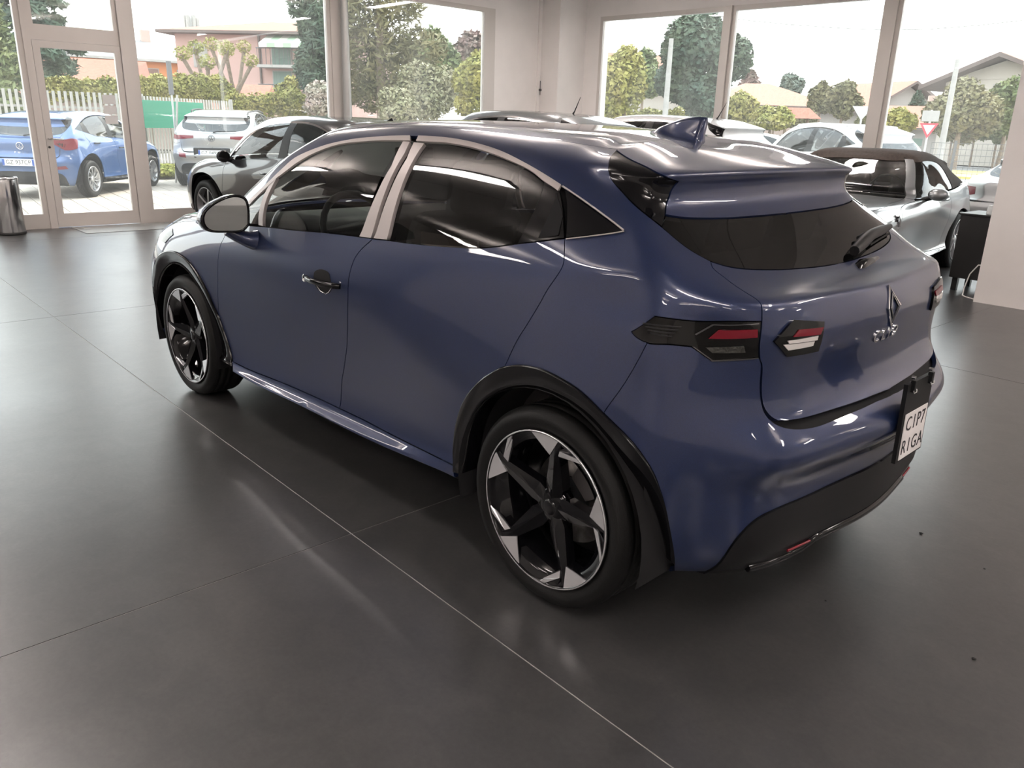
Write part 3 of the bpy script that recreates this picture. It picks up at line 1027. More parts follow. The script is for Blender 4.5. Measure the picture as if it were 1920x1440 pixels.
# ---- doors
front_door = panel('front_door', S, loop(fcut, between(farch, (410, 590), (437, 690)), between(skirt_top, (437, 678), (637, 766)), bcut[::-1], between(belt, (699, 447.5), (442, 421))), P_, clio, gap=.0022)
rear_door = panel('rear_door', S, loop(bcut, between(skirt_top, (637, 766), (853, 874)), between(rarch, (852.5, 872), (947, 687.5)), rcut[::-1], between(belt, (1059, 447), (699, 447.5))), P_, clio, gap=.0022)
skirt = panel('side_skirt', S, loop(skirt_top, between(rarch, (852.5, 872), (853, 892)), skirt_bot[::-1]), P_, clio, gap=.001, off=.004, thick=.03)
# ---- side panel: quarter, cant rail and front pillar in one
VR = 17.75
d_top = dcut[0]
roof_edge = [np.array([u, VR]) for u in np.linspace(d_top[0], 11.0, 60)]
roof_edge[0] = np.array([d_top[0], VR])
pil_f = spline([np.array([11.0, VR]), np.array([10.85, 16.2]), np.array([10.85, 14.2]), np.array([10.9, 12.3])], 8)
u_b = belt[0]
a_base = spline([pil_f[-1], np.array([10.4, 11.95]), fcut[0]], 6)
side_panel = panel('side_panel', S, loop(rcut[::-1], [c for c in []], belt_q, dlo_out[::-1], [fcut[0]], a_base[::-1], pil_f[::-1], roof_edge[::-1], dcut, between(tcut, (1331.8, 490), (1427, 602)), lamp_top[::-1], lamp_low[:split(lamp_low, (1213, 643)) + 1], bcut2[::-1], between(rarch, (1132, 774.6), (947, 687.5))), P_, clio, gap=.0008, h=.024)
# ---- fender, bonnet, windscreen, front bumper
bon = spline([np.array([10.95, 12.05]), np.array([11.0, 11.2]), H((395, 413)), H((379.8, 414)), H((346, 415)), H((325, 418)), np.array([12.9, 9.6])], 6)
fender = panel('front_wing', S, loop(fcut, between(farch, (410, 590), (296.5, 484)), L(farch[-1], (12.2, 8.4)), L((12.2, 8.4), bon[-1]), bon[::-1], a_base), P_, clio, gap=.0018)
bonnet = panel('bonnet', S, loop(bon, L(bon[-1], (16, 9.4), 20), L((16, 9.4), (16, 12.05)), L((16, 12.05), bon[0], 20)), P_, clio, gap=.0018, join=True, h=.04)
windscreen = panel('windscreen', S, loop(L(pil_f[-1], (16, 12.15), 20), L((16, 12.15), (16, 17.2)), L((16, 17.2), (11.05, 17.2), 20), pil_f[1:]), M['glass_car'], clio, gap=.003, join=True, h=.05, off=-.003, flange=False)
f_out = farch + spline([farch[-1], np.array([11.95, 5.0]), np.array([12.0, 3.2]), np.array([11.95, 1.5])], 5)[1:]
front_bumper = panel('front_bumper', S, loop(L(farch[-1], (12.2, 8.4)), L((12.2, 8.4), bon[-1]), L(bon[-1], (16, 9.4), 20), L((16, 9.4), (16, .3)), L((16, .3), (12.0, .3), 30), L((12.0, .3), f_out[-1]), [p + np.array([.12, 0]) for p in f_out[len(farch):][::-1]], [farch[-1]]), P_, clio, gap=.002, join=True, h=.04)
# ---- roof
seam = spline([dcut[0], H((1172, 281.6)), H((1206, 271)), H((1241.5, 262.7)), np.array([0.0, 18.55])], 8)
roof = panel('roof', S, loop(seam[::-1], L(dcut[0], roof_edge[0], 2), roof_edge, L((11.0, VR), (11.0, 17.3)), L((11, 17.3), (16, 17.3), 20), L((16, 17.3), (16, 20)), L((16, 20), (0, 20), 60), L((0, 20), seam[-1])), P_, clio, gap=.0008, join=True, h=.035)
# ---- spoiler, its dark sides, the rear window
fold = HS([(1271, 339), (1258, 355), (1252, 372), (1247, 396), (1241.5, 426)])
sp_low = HS([(1247, 404), (1293.6, 410), (1363, 410), (1432.5, 405)])
sp_low.append(np.array([0.0, H((1463, 402))[1]]))
sp_edge = HS([(1271, 339), (1293.6, 329), (1350, 321), (1397.8, 316)])
fold_up = fold[:split(fold, (1247, 404)) + 1]
sp_side = spline([dcut[0], H((1180, 300)), H((1225, 322)), H((1271, 339))], 6)
spoiler = panel('roof_spoiler', S, loop(seam, L(seam[-1], sp_low[-1], 30), sp_low[::-1], fold_up[::-1], sp_side[::-1]), P_, clio, gap=.0015, join=True, off=.004, thick=.02, h=.02)
fin_pan = panel('spoiler_side_panel', S, loop(sp_side, fold, between(dcut, (1241.5, 427), (1155, 283))), M['black_gloss'], clio, gap=.002, off=.002)
rear_win = panel('rear_window', S, loop(sp_low, L(sp_low[-1], (0, glass_bot[-1][1]), 20), L((0, glass_bot[-1][1]), glass_bot[-1], 4), glass_bot[::-1], between(dcut, (1331.8, 490), (1241.5, 427)), frm(fold, (1247, 404))[::-1]), M['glass_rear'], clio, gap=.002, join=True, off=0, h=.03)
# ---- tailgate, rear bumper, diffuser
tailgate = panel('tailgate', S, loop(glass_bot, L(glass_bot[-1], (0, glass_bot[-1][1]), 4), L((0, glass_bot[-1][1]), (0, tail_bot[-1][1]), 40), L((0, tail_bot[-1][1]), tail_bot[-1], 4), tail_bot[::-1], tcut[::-1]), P_, clio, gap=.0024, join=True, h=.022, thick=.02)
dif_top = HS([(1334, 1066), (1375, 1017), (1419, 972), (1459, 952), (1522, 925), (1584, 896), (1620, 880)])
b_low = [np.array([u, .25]) for u in np.linspace(dif_top[0][0], rarch[-1][0], 8)]
bumper = panel('rear_bumper', S, loop(lamp_low[split(lamp_low, (1213, 643)):], bump_top, L(bump_top[-1], (0, bump_top[-1][1]), 4), L((0, bump_top[-1][1]), (0, dif_top[-1][1]), 30), L((0, dif_top[-1][1]), dif_top[-1], 4), dif_top[::-1], b_low, between(rarch, (1264, 1070), (1132, 774.6)), bcut2), P_, clio, gap=.0016, join=True, h=.024)
diffuser = panel('rear_diffuser', S, loop(dif_top, L(dif_top[-1], (0, dif_top[-1][1]), 4), L((0, dif_top[-1][1]), (0, 0.05), 20), L((0, .05), (dif_top[0][0], .05), 30), L((dif_top[0][0], .05), dif_top[0], 3)), M['black_plastic'], clio, gap=.001, off=.006, join=True, thick=.03)

# ---- windows and their trim
sat_in_f = HS([(524, 332), (545, 316), (560, 305), (593, 287), (637, 272), (693, 266), (757, 265)])
sat_in_r = HS([(797, 267), (843, 270), (893, 280), (943, 297), (993, 320), (1020, 341)])
sat_out = between(dlo_out, (463, 382), (1053, 347))
sat_in = HS([(470, 384), (505, 349), (524, 331)]) + sat_in_f + HS([(770, 265), (797, 267)])[0:] + sat_in_r + HS([(1020, 341), (1047, 359)])
frame = panel('window_frame_strip', S, loop(between(sat_out, (463, 382), (770, 255)), between(sat_in, (770, 265), (470, 384))), M['satin'], clio, gap=.001, off=.004, thick=.008, h=.03)
frame2 = panel('window_frame_strip', S, loop(between(sat_out, (781, 256), (1053, 347)), between(sat_in, (1047, 359), (781, 266))), M['satin'], clio, gap=.001, off=.004, thick=.008, h=.03)
bp1 = panel('pillar_trim', S, loop(HS([(757, 266), (770, 267), (760, 289), (697, 447), (675, 444), (735, 312)], 1)), M['satin'], clio, gap=.001, off=.004)
bp1['label'] = 'satin grey pillar cover'
bp2 = panel('pillar_trim', S, loop(HS([(777, 268), (797, 270), (727, 450), (702, 447.5), (764, 298)], 1)), M['satin'], clio, gap=.001, off=.004)
bp2['label'] = 'satin grey pillar cover'
div = panel('window_divider', S, loop(HS([(508, 343), (520, 334), (494, 424), (486, 422)], 1)), M['satin'], clio, gap=.0, off=.003)
qg = panel('quarter_light', S, loop(HS([(460, 391), (508, 344), (486, 421), (463, 419)], 1)), M['glass_car'], clio, gap=.002, off=-.002, flange=False)
b_f = between(belt, (495, 425), (675, 444))
wf = panel('front_side_window', S, loop(HS([(495, 424), (524, 333)], 4), sat_in_f, HS([(757, 265), (675, 444)], 4), b_f[::-1]), M['glass_car'], clio, gap=.003, off=-.004, flange=False)
b_r = between(belt, (730, 451), (970, 457))
wr = panel('rear_side_window', S, loop(HS([(730, 451), (800, 268)], 4), sat_in_r, HS([(1020, 343), (970, 457)], 4), b_r[::-1]), M['glass_dark'], clio, gap=.003, off=-.004, flange=False)
fang = panel('door_corner_trim', S, loop(HS([(1021, 342), (1049, 357), (1058, 446)], 1), HS([(1058, 446), (1015, 451.5), (971, 457)], 4), HS([(971, 457), (1021, 342)], 3)), M['black_gloss'], clio, gap=.001, off=.001)
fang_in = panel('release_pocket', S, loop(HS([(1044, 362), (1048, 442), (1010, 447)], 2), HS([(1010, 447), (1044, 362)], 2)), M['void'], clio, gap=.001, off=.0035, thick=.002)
tri = panel('corner_pane', S, loop(HS([(1059, 356), (1113, 393), (1168, 433)], 3), HS([(1168, 433), (1117, 440.5), (1061, 446)], 3), HS([(1061, 446), (1059, 356)], 3)), M['black_gloss'], clio, gap=.002, off=.001)

# thin bright strips round the rear corner pane
def strip_line(pts, r=.0028, o=.004):
    m = MB()
    q = []
    for h in HS(pts, 4):
        P, n = S.normals(h[:1], h[1:]); q.append(P[0] + n[0] * o)
    m.tube(q, r, 6)
    return m.build('window_strip', M['satin'], clio)


ws1 = strip_line([(1056, 351), (1113, 390), (1170, 433)])
ws2 = strip_line([(1171, 435), (1117, 443), (1063, 449)], .002)
mirror_part(ws1, clio); mirror_part(ws2, clio)

# ---- lower black wheel arch trims
def arch_strip(name, outer, cx, r_in, a0, a1, th=.020):
    n = len(outer)
    Q = np.array(outer)
    P, N = S.normals(Q[:, 0], Q[:, 1])
    rows = []
    for i in range(n):
        p = P[i]; nn = N[i]
        ang = math.atan2(p[2] - .317, p[0] - cx)
        yin = p[1] - .012
        q = np.array([cx + r_in * math.cos(ang), yin, .317 + r_in * math.sin(ang)])
        o = np.array([0, 1.0, 0])
        m1 = p * .8 + q * .2; m2 = p * .25 + q * .75
        rows.append([p + nn * .0005, p + nn * .009 + (q - p) * .02, p + nn * .011 + (q - p) * .08, m2 + o * th * .5, q + o * th * .42, q + (q - p) * .03 - o * .003, q - o * .06])
    V = [v for r in rows for v in r]; k = 7
    F = []
    for i in range(n - 1):
        for j in range(k - 1):
            F.append((i * k + j, i * k + j + 1, (i + 1) * k + j + 1, (i + 1) * k + j))
    me = mesh(name, V, F, True)
    bm = bmesh.new(); bm.from_mesh(me)
    bmesh.ops.recalc_face_normals(bm, faces=bm.faces)
    bm.to_mesh(me); bm.free()
    return obj(name, me, M['black_gloss'], clio)


r_trim = arch_strip('wheel_arch_trim', between(rarch, (852.5, 884), (1262, 1060)), 0.0, .376, 0, 0)
f_trim = arch_strip('wheel_arch_trim', f_out, 2.591, .376, 0, 0)
# inner wheel housings
for cx in (0.0, 2.591):
    m = MB()
    n = 26
    V = []; F = []
    for i in range(n):
        a = -.25 + (PI + .5) * i / (n - 1)
        for y in (.842, .52):
            V.append((cx + .378 * math.cos(a), y, .317 + .378 * math.sin(a)))
    for i in range(n - 1):
        F.append((2 * i, 2 * i + 1, 2 * i + 3, 2 * i + 2))
    c = len(V)
    V.append((cx, .52, .317))
    for i in range(n - 1):
        F.append((2 * i + 1, c, 2 * i + 3))
    m.add(V, F, True)
    lin = m.build('wheel_housing', M['void'], clio)
    mirror_part(lin, clio)

# ---- dark inner shell behind the joints, floor and head lining
def shell(name, lp, o, material, **k):
    return panel(name, S, lp, material, clio, gap=0, off=o, flange=False, join=True, h=.06, **k)


arch_h = []
for cx in (0.0, 2.591):
    arch_h.append([S.side(cx + .40 * math.cos(a), max(.205, .317 + .40 * math.sin(a))) for a in np.linspace(-.25, PI + .25, 24)])
sh_low = shell('body_shell', [np.array(p) for p in [(0, .4), (3.2, .6)]] + arch_h[0][::-1][0:0] + [np.array(p) for p in [(3.9, .6), (4.2, 5.5), (5.0, 7.6), (6.3, 7.6), (7.15, 5.0), (7.3, 1.0), (9.8, 1.0), (10.1, 5.0), (10.6, 7.8), (11.5, 7.8), (11.9, 5.0), (12.2, 1.0), (16, 1.0), (16, 11.4), (11.2, 11.3), (10.2, 11.0), (8, 11.0), (6.8, 11.3), (5.4, 12.2), (4.5, 12.6), (3.6, 12.9), (2.6, 12.0), (0, 11.8)]], -.022, M['void'])
lining = shell('head_lining', [np.array(p) for p in [(0, 18.0), (3.8, 17.6), (6.0, 17.1), (8, 17.2), (9.6, 17.3), (11, 17.4), (16, 17.4), (16, 20), (0, 20)]], -.03, M['liner'])
for nm, q in (('pillar_lining', [(697, 446), (757, 266), (797, 270), (730, 450)]), ('pillar_lining', [(1000, 452), (1022, 343), (1200, 400), (1240, 440), (1172, 434), (1090, 444)])):
    pl = panel(nm, S, loop(HS(q, 1)), M['void'], clio, gap=0, off=-.02, flange=False)
    mirror_part(pl, clio)
m = MB(); m.box((.38, -.72, .20), (2.2, .72, .235)); m.build("floor_pan", M["void"], clio)

# ---- tail lamps
lamp = panel('tail_lamp', S, loop(lamp_top, between(tcut, (1427, 602), (1423.5, 671)), lamp_low[::-1]), M['smoke_lens'], clio, gap=.002, off=.001, thick=.02, h=.02)


def lens(name, pts, parent, mm, o=.006, th=.006):
    return panel(name, S, loop(HS(pts, 1)), mm, parent, gap=0, off=o, thick=th, h=.02)


lens('red_lens', [(1328, 634), (1347, 618), (1419, 617), (1419, 632)], lamp, M['red_lens'])
lens('reflector', [(1323, 651), (1394, 648), (1397, 660), (1335, 661)], lamp, mat('lamp_reflector', (.06, .06, .055), rough=.3, metal=.6, bump=.6, bscale=120))
lens('lamp_rim', [(1297, 649), (1301, 650), (1336, 674.5), (1421, 669.5), (1421, 671.5), (1334.6, 677)], lamp, M['dark_chrome'], .004)
lens('lamp_rim', [(1336, 607), (1422, 605.5), (1422, 607.5), (1338, 609.5), (1305, 628), (1302, 626)], lamp, M['dark_chrome'], .004)
for k in range(4):
    lens('lamp_fin', [(1208 + 4 * k, 605 + 6 * k), (1278 - 6 * k, 612 + 6 * k), (1276 - 6 * k, 614 + 6 * k), (1206 + 4 * k, 607.5 + 6 * k)], lamp, M['black_plastic'], .005, .004)
tg_lamp = panel('tailgate_lamp', S, loop(HS([(1448.7, 640), (1484, 600), (1541, 603), (1530, 657), (1471.7, 667.5)], 1)), M['smoke_lens'], clio, gap=0, off=.008, thick=.012, h=.02)
lens('red_lens', [(1482, 631), (1493, 617.5), (1538, 613), (1532, 626)], tg_lamp, M['red_lens'], .011)
lens('clear_lens', [(1472, 638), (1528, 628), (1526, 636), (1474, 643)], tg_lamp, M['clear_lens'], .011)
lens('clear_lens', [(1464, 645), (1521, 638), (1518, 646.5), (1472, 655)], tg_lamp, M['clear_lens'], .011)
# headlamp
hl = panel('headlamp', S, loop([H(p) for p in [(300, 440), (324, 429), (325, 440), (309.5, 456), (303, 452)]]), M['smoke_lens'], clio, gap=0, off=.003, thick=.01)

# ---- mirrored pieces of the far side
for o in (front_door, rear_door, skirt, side_panel, fender, frame, frame2, bp1, bp2, div, qg, wf, wr, fang, tri, fin_pan, r_trim, f_trim, lamp, tg_lamp, hl):
    c = mirror_part(o, clio)
    for ch in list(o.children):
        k = ch.copy(); COL.objects.link(k); k.parent = c

# ================================================================ wheels of the blue car
RT, RY = .317, .830            # tyre radius, outer rim plane


def pol(r, deg, y):
    a = math.radians(deg)
    return (-r * math.cos(a), y, r * math.sin(a))


def tyre_mesh(R, rim, w, name='tyre'):
    m = MB()
    h = w / 2
    prof = [(rim - .010, h * .78), (rim + .004, h * .86), (rim + .012, h * .93), (rim + (R - rim) * .45, h * 1.0), (rim + (R - rim) * .72, h * .975), (R - .014, h * .88), (R - .005, h * .80),
            (R - .001, h * .70), (R, h * .56), (R - .006, h * .55), (R - .006, h * .51), (R, h * .50), (R, h * .20), (R - .007, h * .19), (R - .007, h * .12), (R, h * .11)]
    prof = prof + [(r, -y) for r, y in prof[::-1]]
    m.lathe(prof, 72, 'y')
    return m.me(name)


def build_wheel(parent, cx, phase, side=1):
    w = MB()
    # barrel
    w.lathe([(.200, -.20), (.205, -.19), (.205, -.02), (.222, -.012), (.236, -.004), (.247, -.001), (.2475, .002), (.247, .004), (.243, .003), (.240, -.004)], 72, 'y')
    hubp = [(.0, -.030), (.030, -.030), (.042, -.034), (.062, -.042), (.070, -.075), (.0, -.075)]
    w.lathe([(r, y) for r, y in hubp][::-1], 40, 'y')
    for k in range(5):
        t = phase + 72 * k
        # spoke: ridge line and two flanks
        A = [pol(.034, t + 42, -.040), pol(.078, t + 20, -.034), pol(.182, t + 1.0, -.012), pol(.244, t + 18.5, -.003)]
        R_ = [pol(.030, t - 6, -.030), pol(.070, t - 6, -.025), pol(.185, t - 5.5, -.006), pol(.245, t - 5.5, -.001)]
        B = [pol(.034, t - 52, -.042), pol(.080, t - 31, -.036), pol(.190, t - 10, -.012), pol(.244, t - 10.5, -.004)]
        V = A + R_ + B
        n = 4
        F = []
        for i in range(3):
            F += [(i, i + 1, n + i + 1, n + i), (n + i, n + i + 1, 2 * n + i + 1, 2 * n + i)]
        V2 = [(v[0] * .98, v[1] - .036, v[2] * .98) for v in A] + [(v[0] * .98, v[1] - .036, v[2] * .98) for v in B]
        s0 = len(V)
        V += V2
        for i in range(3):
            F += [(i + 1, i, s0 + i, s0 + i + 1), (2 * n + i, 2 * n + i + 1, s0 + n + i + 1, s0 + n + i)]
        w.add(V, F, False)
        # dark arm along the rim that carries the thin facet
        V = [pol(.188, t - 9.5, -.012), pol(.214, t - 9.5, -.006), pol(.244, t - 16, -.003), pol(.245, t - 42, -.003), pol(.232, t - 42, -.016), pol(.229, t - 30, -.014)]
        V2 = [(v[0], v[1] - .03, v[2]) for v in V]
        F = [tuple(range(6))] + [(i, (i + 1) % 6, 6 + (i + 1) % 6, 6 + i) for i in range(6)]
        w.add(V + V2, F, False)
        # lug nut
        w.tube([pol(.048, t + 36, -.060), pol(.048, t + 36, -.040)], .011, 8)
    me = w.me('wheel')
    bm = bmesh.new(); bm.from_mesh(me)
    bmesh.ops.recalc_face_normals(bm, faces=bm.faces)
    bm.to_mesh(me); bm.free()
    wh = obj('wheel', me, M['black_gloss'], parent, (cx, RY, RT))
    for k in range(5):
        t = phase + 72 * k
        m = MB()
        arc = [pol(.2455, t - 8 + 26.5 * j / 8, .0005) for j in range(9)]
        F = [tuple(range(10))]
        V = [pol(.181, t + .6, -.0085)] + arc
        m.add(V + [(v[0], v[1] - .006, v[2]) for v in V], [tuple(range(10))] + [(i, 10 + i, 10 + (i + 1) % 10, (i + 1) % 10) for i in range(10)])
        a = m.build('alloy_facet', M['alloy'], wh)
        m = MB()
        V = [pol(.192, t - 9.2, -.0095), pol(.213, t - 10.5, -.004), pol(.2445, t - 28, .0006), pol(.246, t - 34, .0006), pol(.246, t - 41, .0006), pol(.241, t - 41, -.003), pol(.236, t - 31, -.006)]
        m.add(V + [(v[0], v[1] - .004, v[2]) for v in V], [tuple(range(7))] + [(i, 7 + i, 7 + (i + 1) % 7, (i + 1) % 7) for i in range(7)])
        m.build('alloy_facet', M['alloy'], wh)
    m = MB(); m.lathe([(.2445, .0035), (.2478, .0046), (.2492, .002), (.2478, -.003)], 72, 'y'); m.build('rim_edge', M['alloy'], wh)
    ty = obj('tyre', tyre_mesh(RT, .246, .205), M['rubber'], wh, (0, -.098, 0))
    m = MB(); m.lathe([(.07, -.13), (.145, -.13), (.147, -.135), (.147, -.15), (.07, -.15)], 48, 'y'); m.build('brake_disc', M['disc'], wh)
    m = MB()
    pts = [pol(r, a, 0) for r, a in ((.10, 20), (.10, 72), (.162, 68), (.166, 24))]
    m.prism([(p[0], p[2]) for p in pts], -.16, -.10, 'y')
    m.prism([(p[0] * .93, p[2] * .93) for p in pts], -.10, -.092, 'y')
    m.build('brake_caliper', M['caliper'], wh)
    # centre cap
    m = MB(); m.lathe([(0, -.024), (.020, -.024), (.025, -.027), (.027, -.034)][::-1], 24, 'y'); cap = m.build('hub_cap', M['black_gloss'], wh)
    # raised lettering on the tyre wall
    for base in (68,) if cx < 1 else (110,):
        txt = 'Continental'
        m = MB()
        me = text_mesh(txt, .030, .0006)
        for v in me.vertices:
            a = math.radians(base) - v.co.x / .283
            r = .283 + v.co.y
            yy = .0065 - .098 + .0975 + v.co.z
            v.co = Vector((-r * math.cos(a), yy - .0045, r * math.sin(a)))
        obj('tyre_lettering', me, mat('tyre_lettering_rubber', (.02, .02, .02), rough=.35), wh)
    return wh


w_r = build_wheel(clio, 0.0, 86)
w_f = build_wheel(clio, 2.591, 108.5)
for w in (w_r, w_f):
    c = copy_tree(w, clio)
    c.location = (w.location.x, -RY, RT)
    c.rotation_euler = (0, 0, PI)

# ---- shark fin aerial
zf = lambda x: XYZ(S.top(x, 0.0))[2]
m = MB()
secs = []
for i, x in enumerate(np.linspace(.325, .115, 10)):
    t = i / 9
    hgt = .078 * (1 - (1 - t) ** 1.7)
    wdt = .032 * (1 - .35 * t)
    z0 = zf(x + .01) - .004
    lean = -.012 * t
    secs.append([(x, wdt, z0), (x + lean * .3, wdt * .55, z0 + hgt * .35), (x + lean, .009, z0 + hgt * .85), (x + lean, 0.003, z0 + hgt + .002), (x + lean, -.003, z0 + hgt + .002), (x + lean, -.009, z0 + hgt * .85), (x + lean * .3, -wdt * .55, z0 + hgt * .35), (x, -wdt, z0)])
V = [p for s_ in secs for p in s_]
F = []
for i in range(9):
    for j in range(7):
        F.append((i * 8 + j, i * 8 + j + 1, (i + 1) * 8 + j + 1, (i + 1) * 8 + j))
F.append(tuple(range(72, 80)))
m.add(V, F, True)
fin = m.build('shark_fin_aerial', M['paint'], clio)

# ---- door handle
hu, hv = H((606, 523))
hp, hn = (a[0] for a in S.normals(np.array([hu]), np.array([hv])))
cup_shade = panel('handle_cup_shade', S, loop(spline([H(p) for p in [(588, 519), (592, 508), (604, 505), (614, 509), (619, 521), (622, 541), (612, 551), (600, 545), (590, 533), (588, 519)]], 3)), M['void'], front_door, gap=0, off=.0012, thick=.001)  # flat dark patch on the door skin, imitates the shaded handle recess
a, b = XYZ(H((576, 520))), XYZ(H((641, 538)))
m = MB()
pts = []
for i in range(9):
    t = i / 8
    p = a + (b - a) * t + np.array([0, .008 + .026 * math.sin(PI * t) ** .6, .002])
    pts.append(p)
V = []
for i, p in enumerate(pts):
    hh = .0125 if i not in (0, 8) else .010
    V += [p + (0, -.004, hh), p + (0, .006, hh * .7), p + (0, .008, -hh * .6), p + (0, -.002, -hh)]
F = [(0, 1, 2, 3)[::-1], tuple(range(32, 36))]
for i in range(8):
    for j in range(4):
        F.append((i * 4 + j, i * 4 + (j + 1) % 4, i * 4 + 4 + (j + 1) % 4, i * 4 + 4 + j))
m.add(V, F, True)
handle = m.build('door_handle', M['black_gloss'], front_door)
m = MB()
m.tube([a + (0.004, .010, .012), a + (.012, .012, .004), a + (.010, .012, -.012), a + (-.004, .014, -.015)], .0035, 6)
m.build('handle_edge', M['chrome'], front_door)
m = MB()
m.tube([XYZ(H(p)) + (0, .002, 0) for p in [(595, 536), (602, 546), (612, 551), (617, 548), (621.5, 541)]], .0016, 6)
m.build('handle_edge', M['chrome'], front_door)

# ---- door mirror
mc = np.array([1.78, .965 - .035, 1.024])          # centre of the mirror glass
# outline of the housing seen from behind: inner end right, outer end left (outward is +y)
out = [(-.088, -.045), (-.091, .03), (-.080, .066), (-.04, .078), (.03, .054), (.080, .016), (.093, -.012), (.090, -.044), (.070, -.066), (.0, -.074), (-.062, -.070)]
out = [np.array(p) for p in out]
sm = spline(out + [out[0]], 4)[:-1]
N = len(sm)
rows = []
for dx, sc in ((0, .93), (-.004, 1.0), (.01, 1.03), (.04, 1.02), (.075, .90), (.10, .66), (.112, .25)):
    rows.append([(mc[0] + dx + .25 * p[0] * 1.0, mc[1] + p[0] * sc + (.0), mc[2] + p[1] * sc) for p in sm])
V = [p for r in rows for p in r]
F = []
for i in range(len(rows) - 1):
    for j in range(N):
        F.append((i * N + j, i * N + (j + 1) % N, (i + 1) * N + (j + 1) % N, (i + 1) * N + j))
F.append(tuple(range((len(rows) - 1) * N, len(rows) * N)))
mm = MB(); mm.add(V, F, True)
mirror = mm.build('door_mirror', M['black_gloss'], clio)
mm = MB()
g = [(mc[0] - .001 + .25 * p[0], mc[1] + p[0] * .90, mc[2] + p[1] * .90) for p in sm]
mm.add(g, [tuple(range(N))])
mm.build('mirror_glass', mat('mirror_silver', (.55, .58, .58), rough=.02, metal=1.0), mirror)
mm = MB()
cap = [(r[0] + .002, r[1], r[2]) for r in rows[0]]
V = []; top = [j for j in range(N) if sm[j][1] > -.02]
for r, o in ((2, 1.012), (3, 1.015), (4, 1.02), (5, 1.03)):
    for j in range(N):
        p = rows[r][j]
        if sm[j][1] <= -.02 or True:
            V.append((p[0] - .003, mc[1] + (p[1] - mc[1]) * o, mc[2] + (p[2] - mc[2]) * o))
F = []
for i in range(3):
    for j in range(N):
        if sm[j][1] > -.035 and sm[(j + 1) % N][1] > -.035:
            F.append((i * N + j, i * N + (j + 1) % N, (i + 1) * N + (j + 1) % N, (i + 1) * N + j))
mm.add(V, F, True)
mm.build('mirror_cap', M['paint'], mirror)
mm = MB()
mm.tube([(1.84, .90, .955), (1.83, .87, .93), (1.80, .835, .912), (1.79, .80, .905)], [.030, .028, .034, .045], 12)
mm.build('mirror_stalk', M['paint'], mirror)
c = mirror_part(mirror, clio)
for ch in list(mirror.children):
    k = ch.copy(); COL.objects.link(k); k.parent = c

def sstep0(a, b, x):
    t = min(max((x - a) / (b - a), 0), 1)
    return t * t * (3 - 2 * t)


# ---- badge, lettering
def rear_pt(y, z, o=.004):
    uv = S.rear(abs(y), z)
    P, n = S.normals(uv[:1], uv[1:])
    P, n = P[0], n[0]
    if y < 0: P = P * [1, -1, 1]; n = n * [1, -1, 1]
    return P + n * o, n


def diamond(s, w, hh, z0):
    m = MB()
    def ring(sc, o):
        return [rear_pt(y * sc, z0 + z * sc, o)[0] for y, z in ((0, hh), (w, 0), (0, -hh), (-w, 0))]
    A, B, C_, D = ring(1.0, .001), ring(1.0, .006), ring(s, .006), ring(s, .001)
    V = A + B + C_ + D
    F = []
    for k in range(3):
        for j in range(4):
            F.append((k * 4 + j, k * 4 + (j + 1) % 4, k * 4 + 4 + (j + 1) % 4, k * 4 + 4 + j))
    m.add(V, F)
    return m


diamond(.84, .046, .060, .935).build('diamond_badge', M['chrome'], tailgate)
diamond(.80, .030, .040, .935).build('diamond_badge', M['dark_chrome'], tailgate)
for ch, y in (('C', .070), ('L', .024), ('I', -.014), ('O', -.052)):
    me = text_mesh(ch, .052, .0015)
    for v in me.vertices:
        p, n = rear_pt(y - v.co.x * 1.15, .853 + v.co.y, .002 + v.co.z)
        v.co = Vector(p)
    obj('model_letter', me, M['chrome'], tailgate)

# ---- rear wiper
def rp(p, o):
    d = ray_dir(p)
    h = H(p, True)
    P, n = S.normals(h[:1], h[1:])
    return P[0] * [1, -1, 1] + n[0] * [1, -1, 1] * o


m = MB()
w0, w1, w2 = rp((1596, 478), .016), rp((1622, 452), .026), rp((1662, 431), .016)
m.tube([w0, w0 * .5 + w1 * .5, w1, w1 * .5 + w2 * .5, w2], [.016, .020, .019, .018, .010], 10)
m.tube([rp((1605, 452), .012), rp((1613, 449), .020), w1], [.008, .010, .008], 8)
m.build('rear_wiper', M['black_plastic'], clio)
m = MB()
m.tube([rp((1628, 463), .008), rp((1645, 452), .008), rp((1664, 441), .008)], .004, 6)
m.build('wiper_blade', M['rubber'], clio)
cp = [rp(p, .006) for p in [(1599, 494), (1604, 489), (1626, 486), (1650, 482), (1640, 491), (1622, 502), (1609, 505)]]
m = MB()
ctr = sum(cp) / len(cp) + np.array([-.012, 0, .012])
m.add([c - np.array([0, 0, .012]) for c in cp] + [c + (ctr - c) * .25 for c in cp] + [ctr], [(i, (i + 1) % 7, 7 + (i + 1) % 7, 7 + i) for i in range(7)] + [(7 + i, 7 + (i + 1) % 7, 14) for i in range(7)], True)
m.build('wiper_pivot_cap', M['black_gloss'], clio)

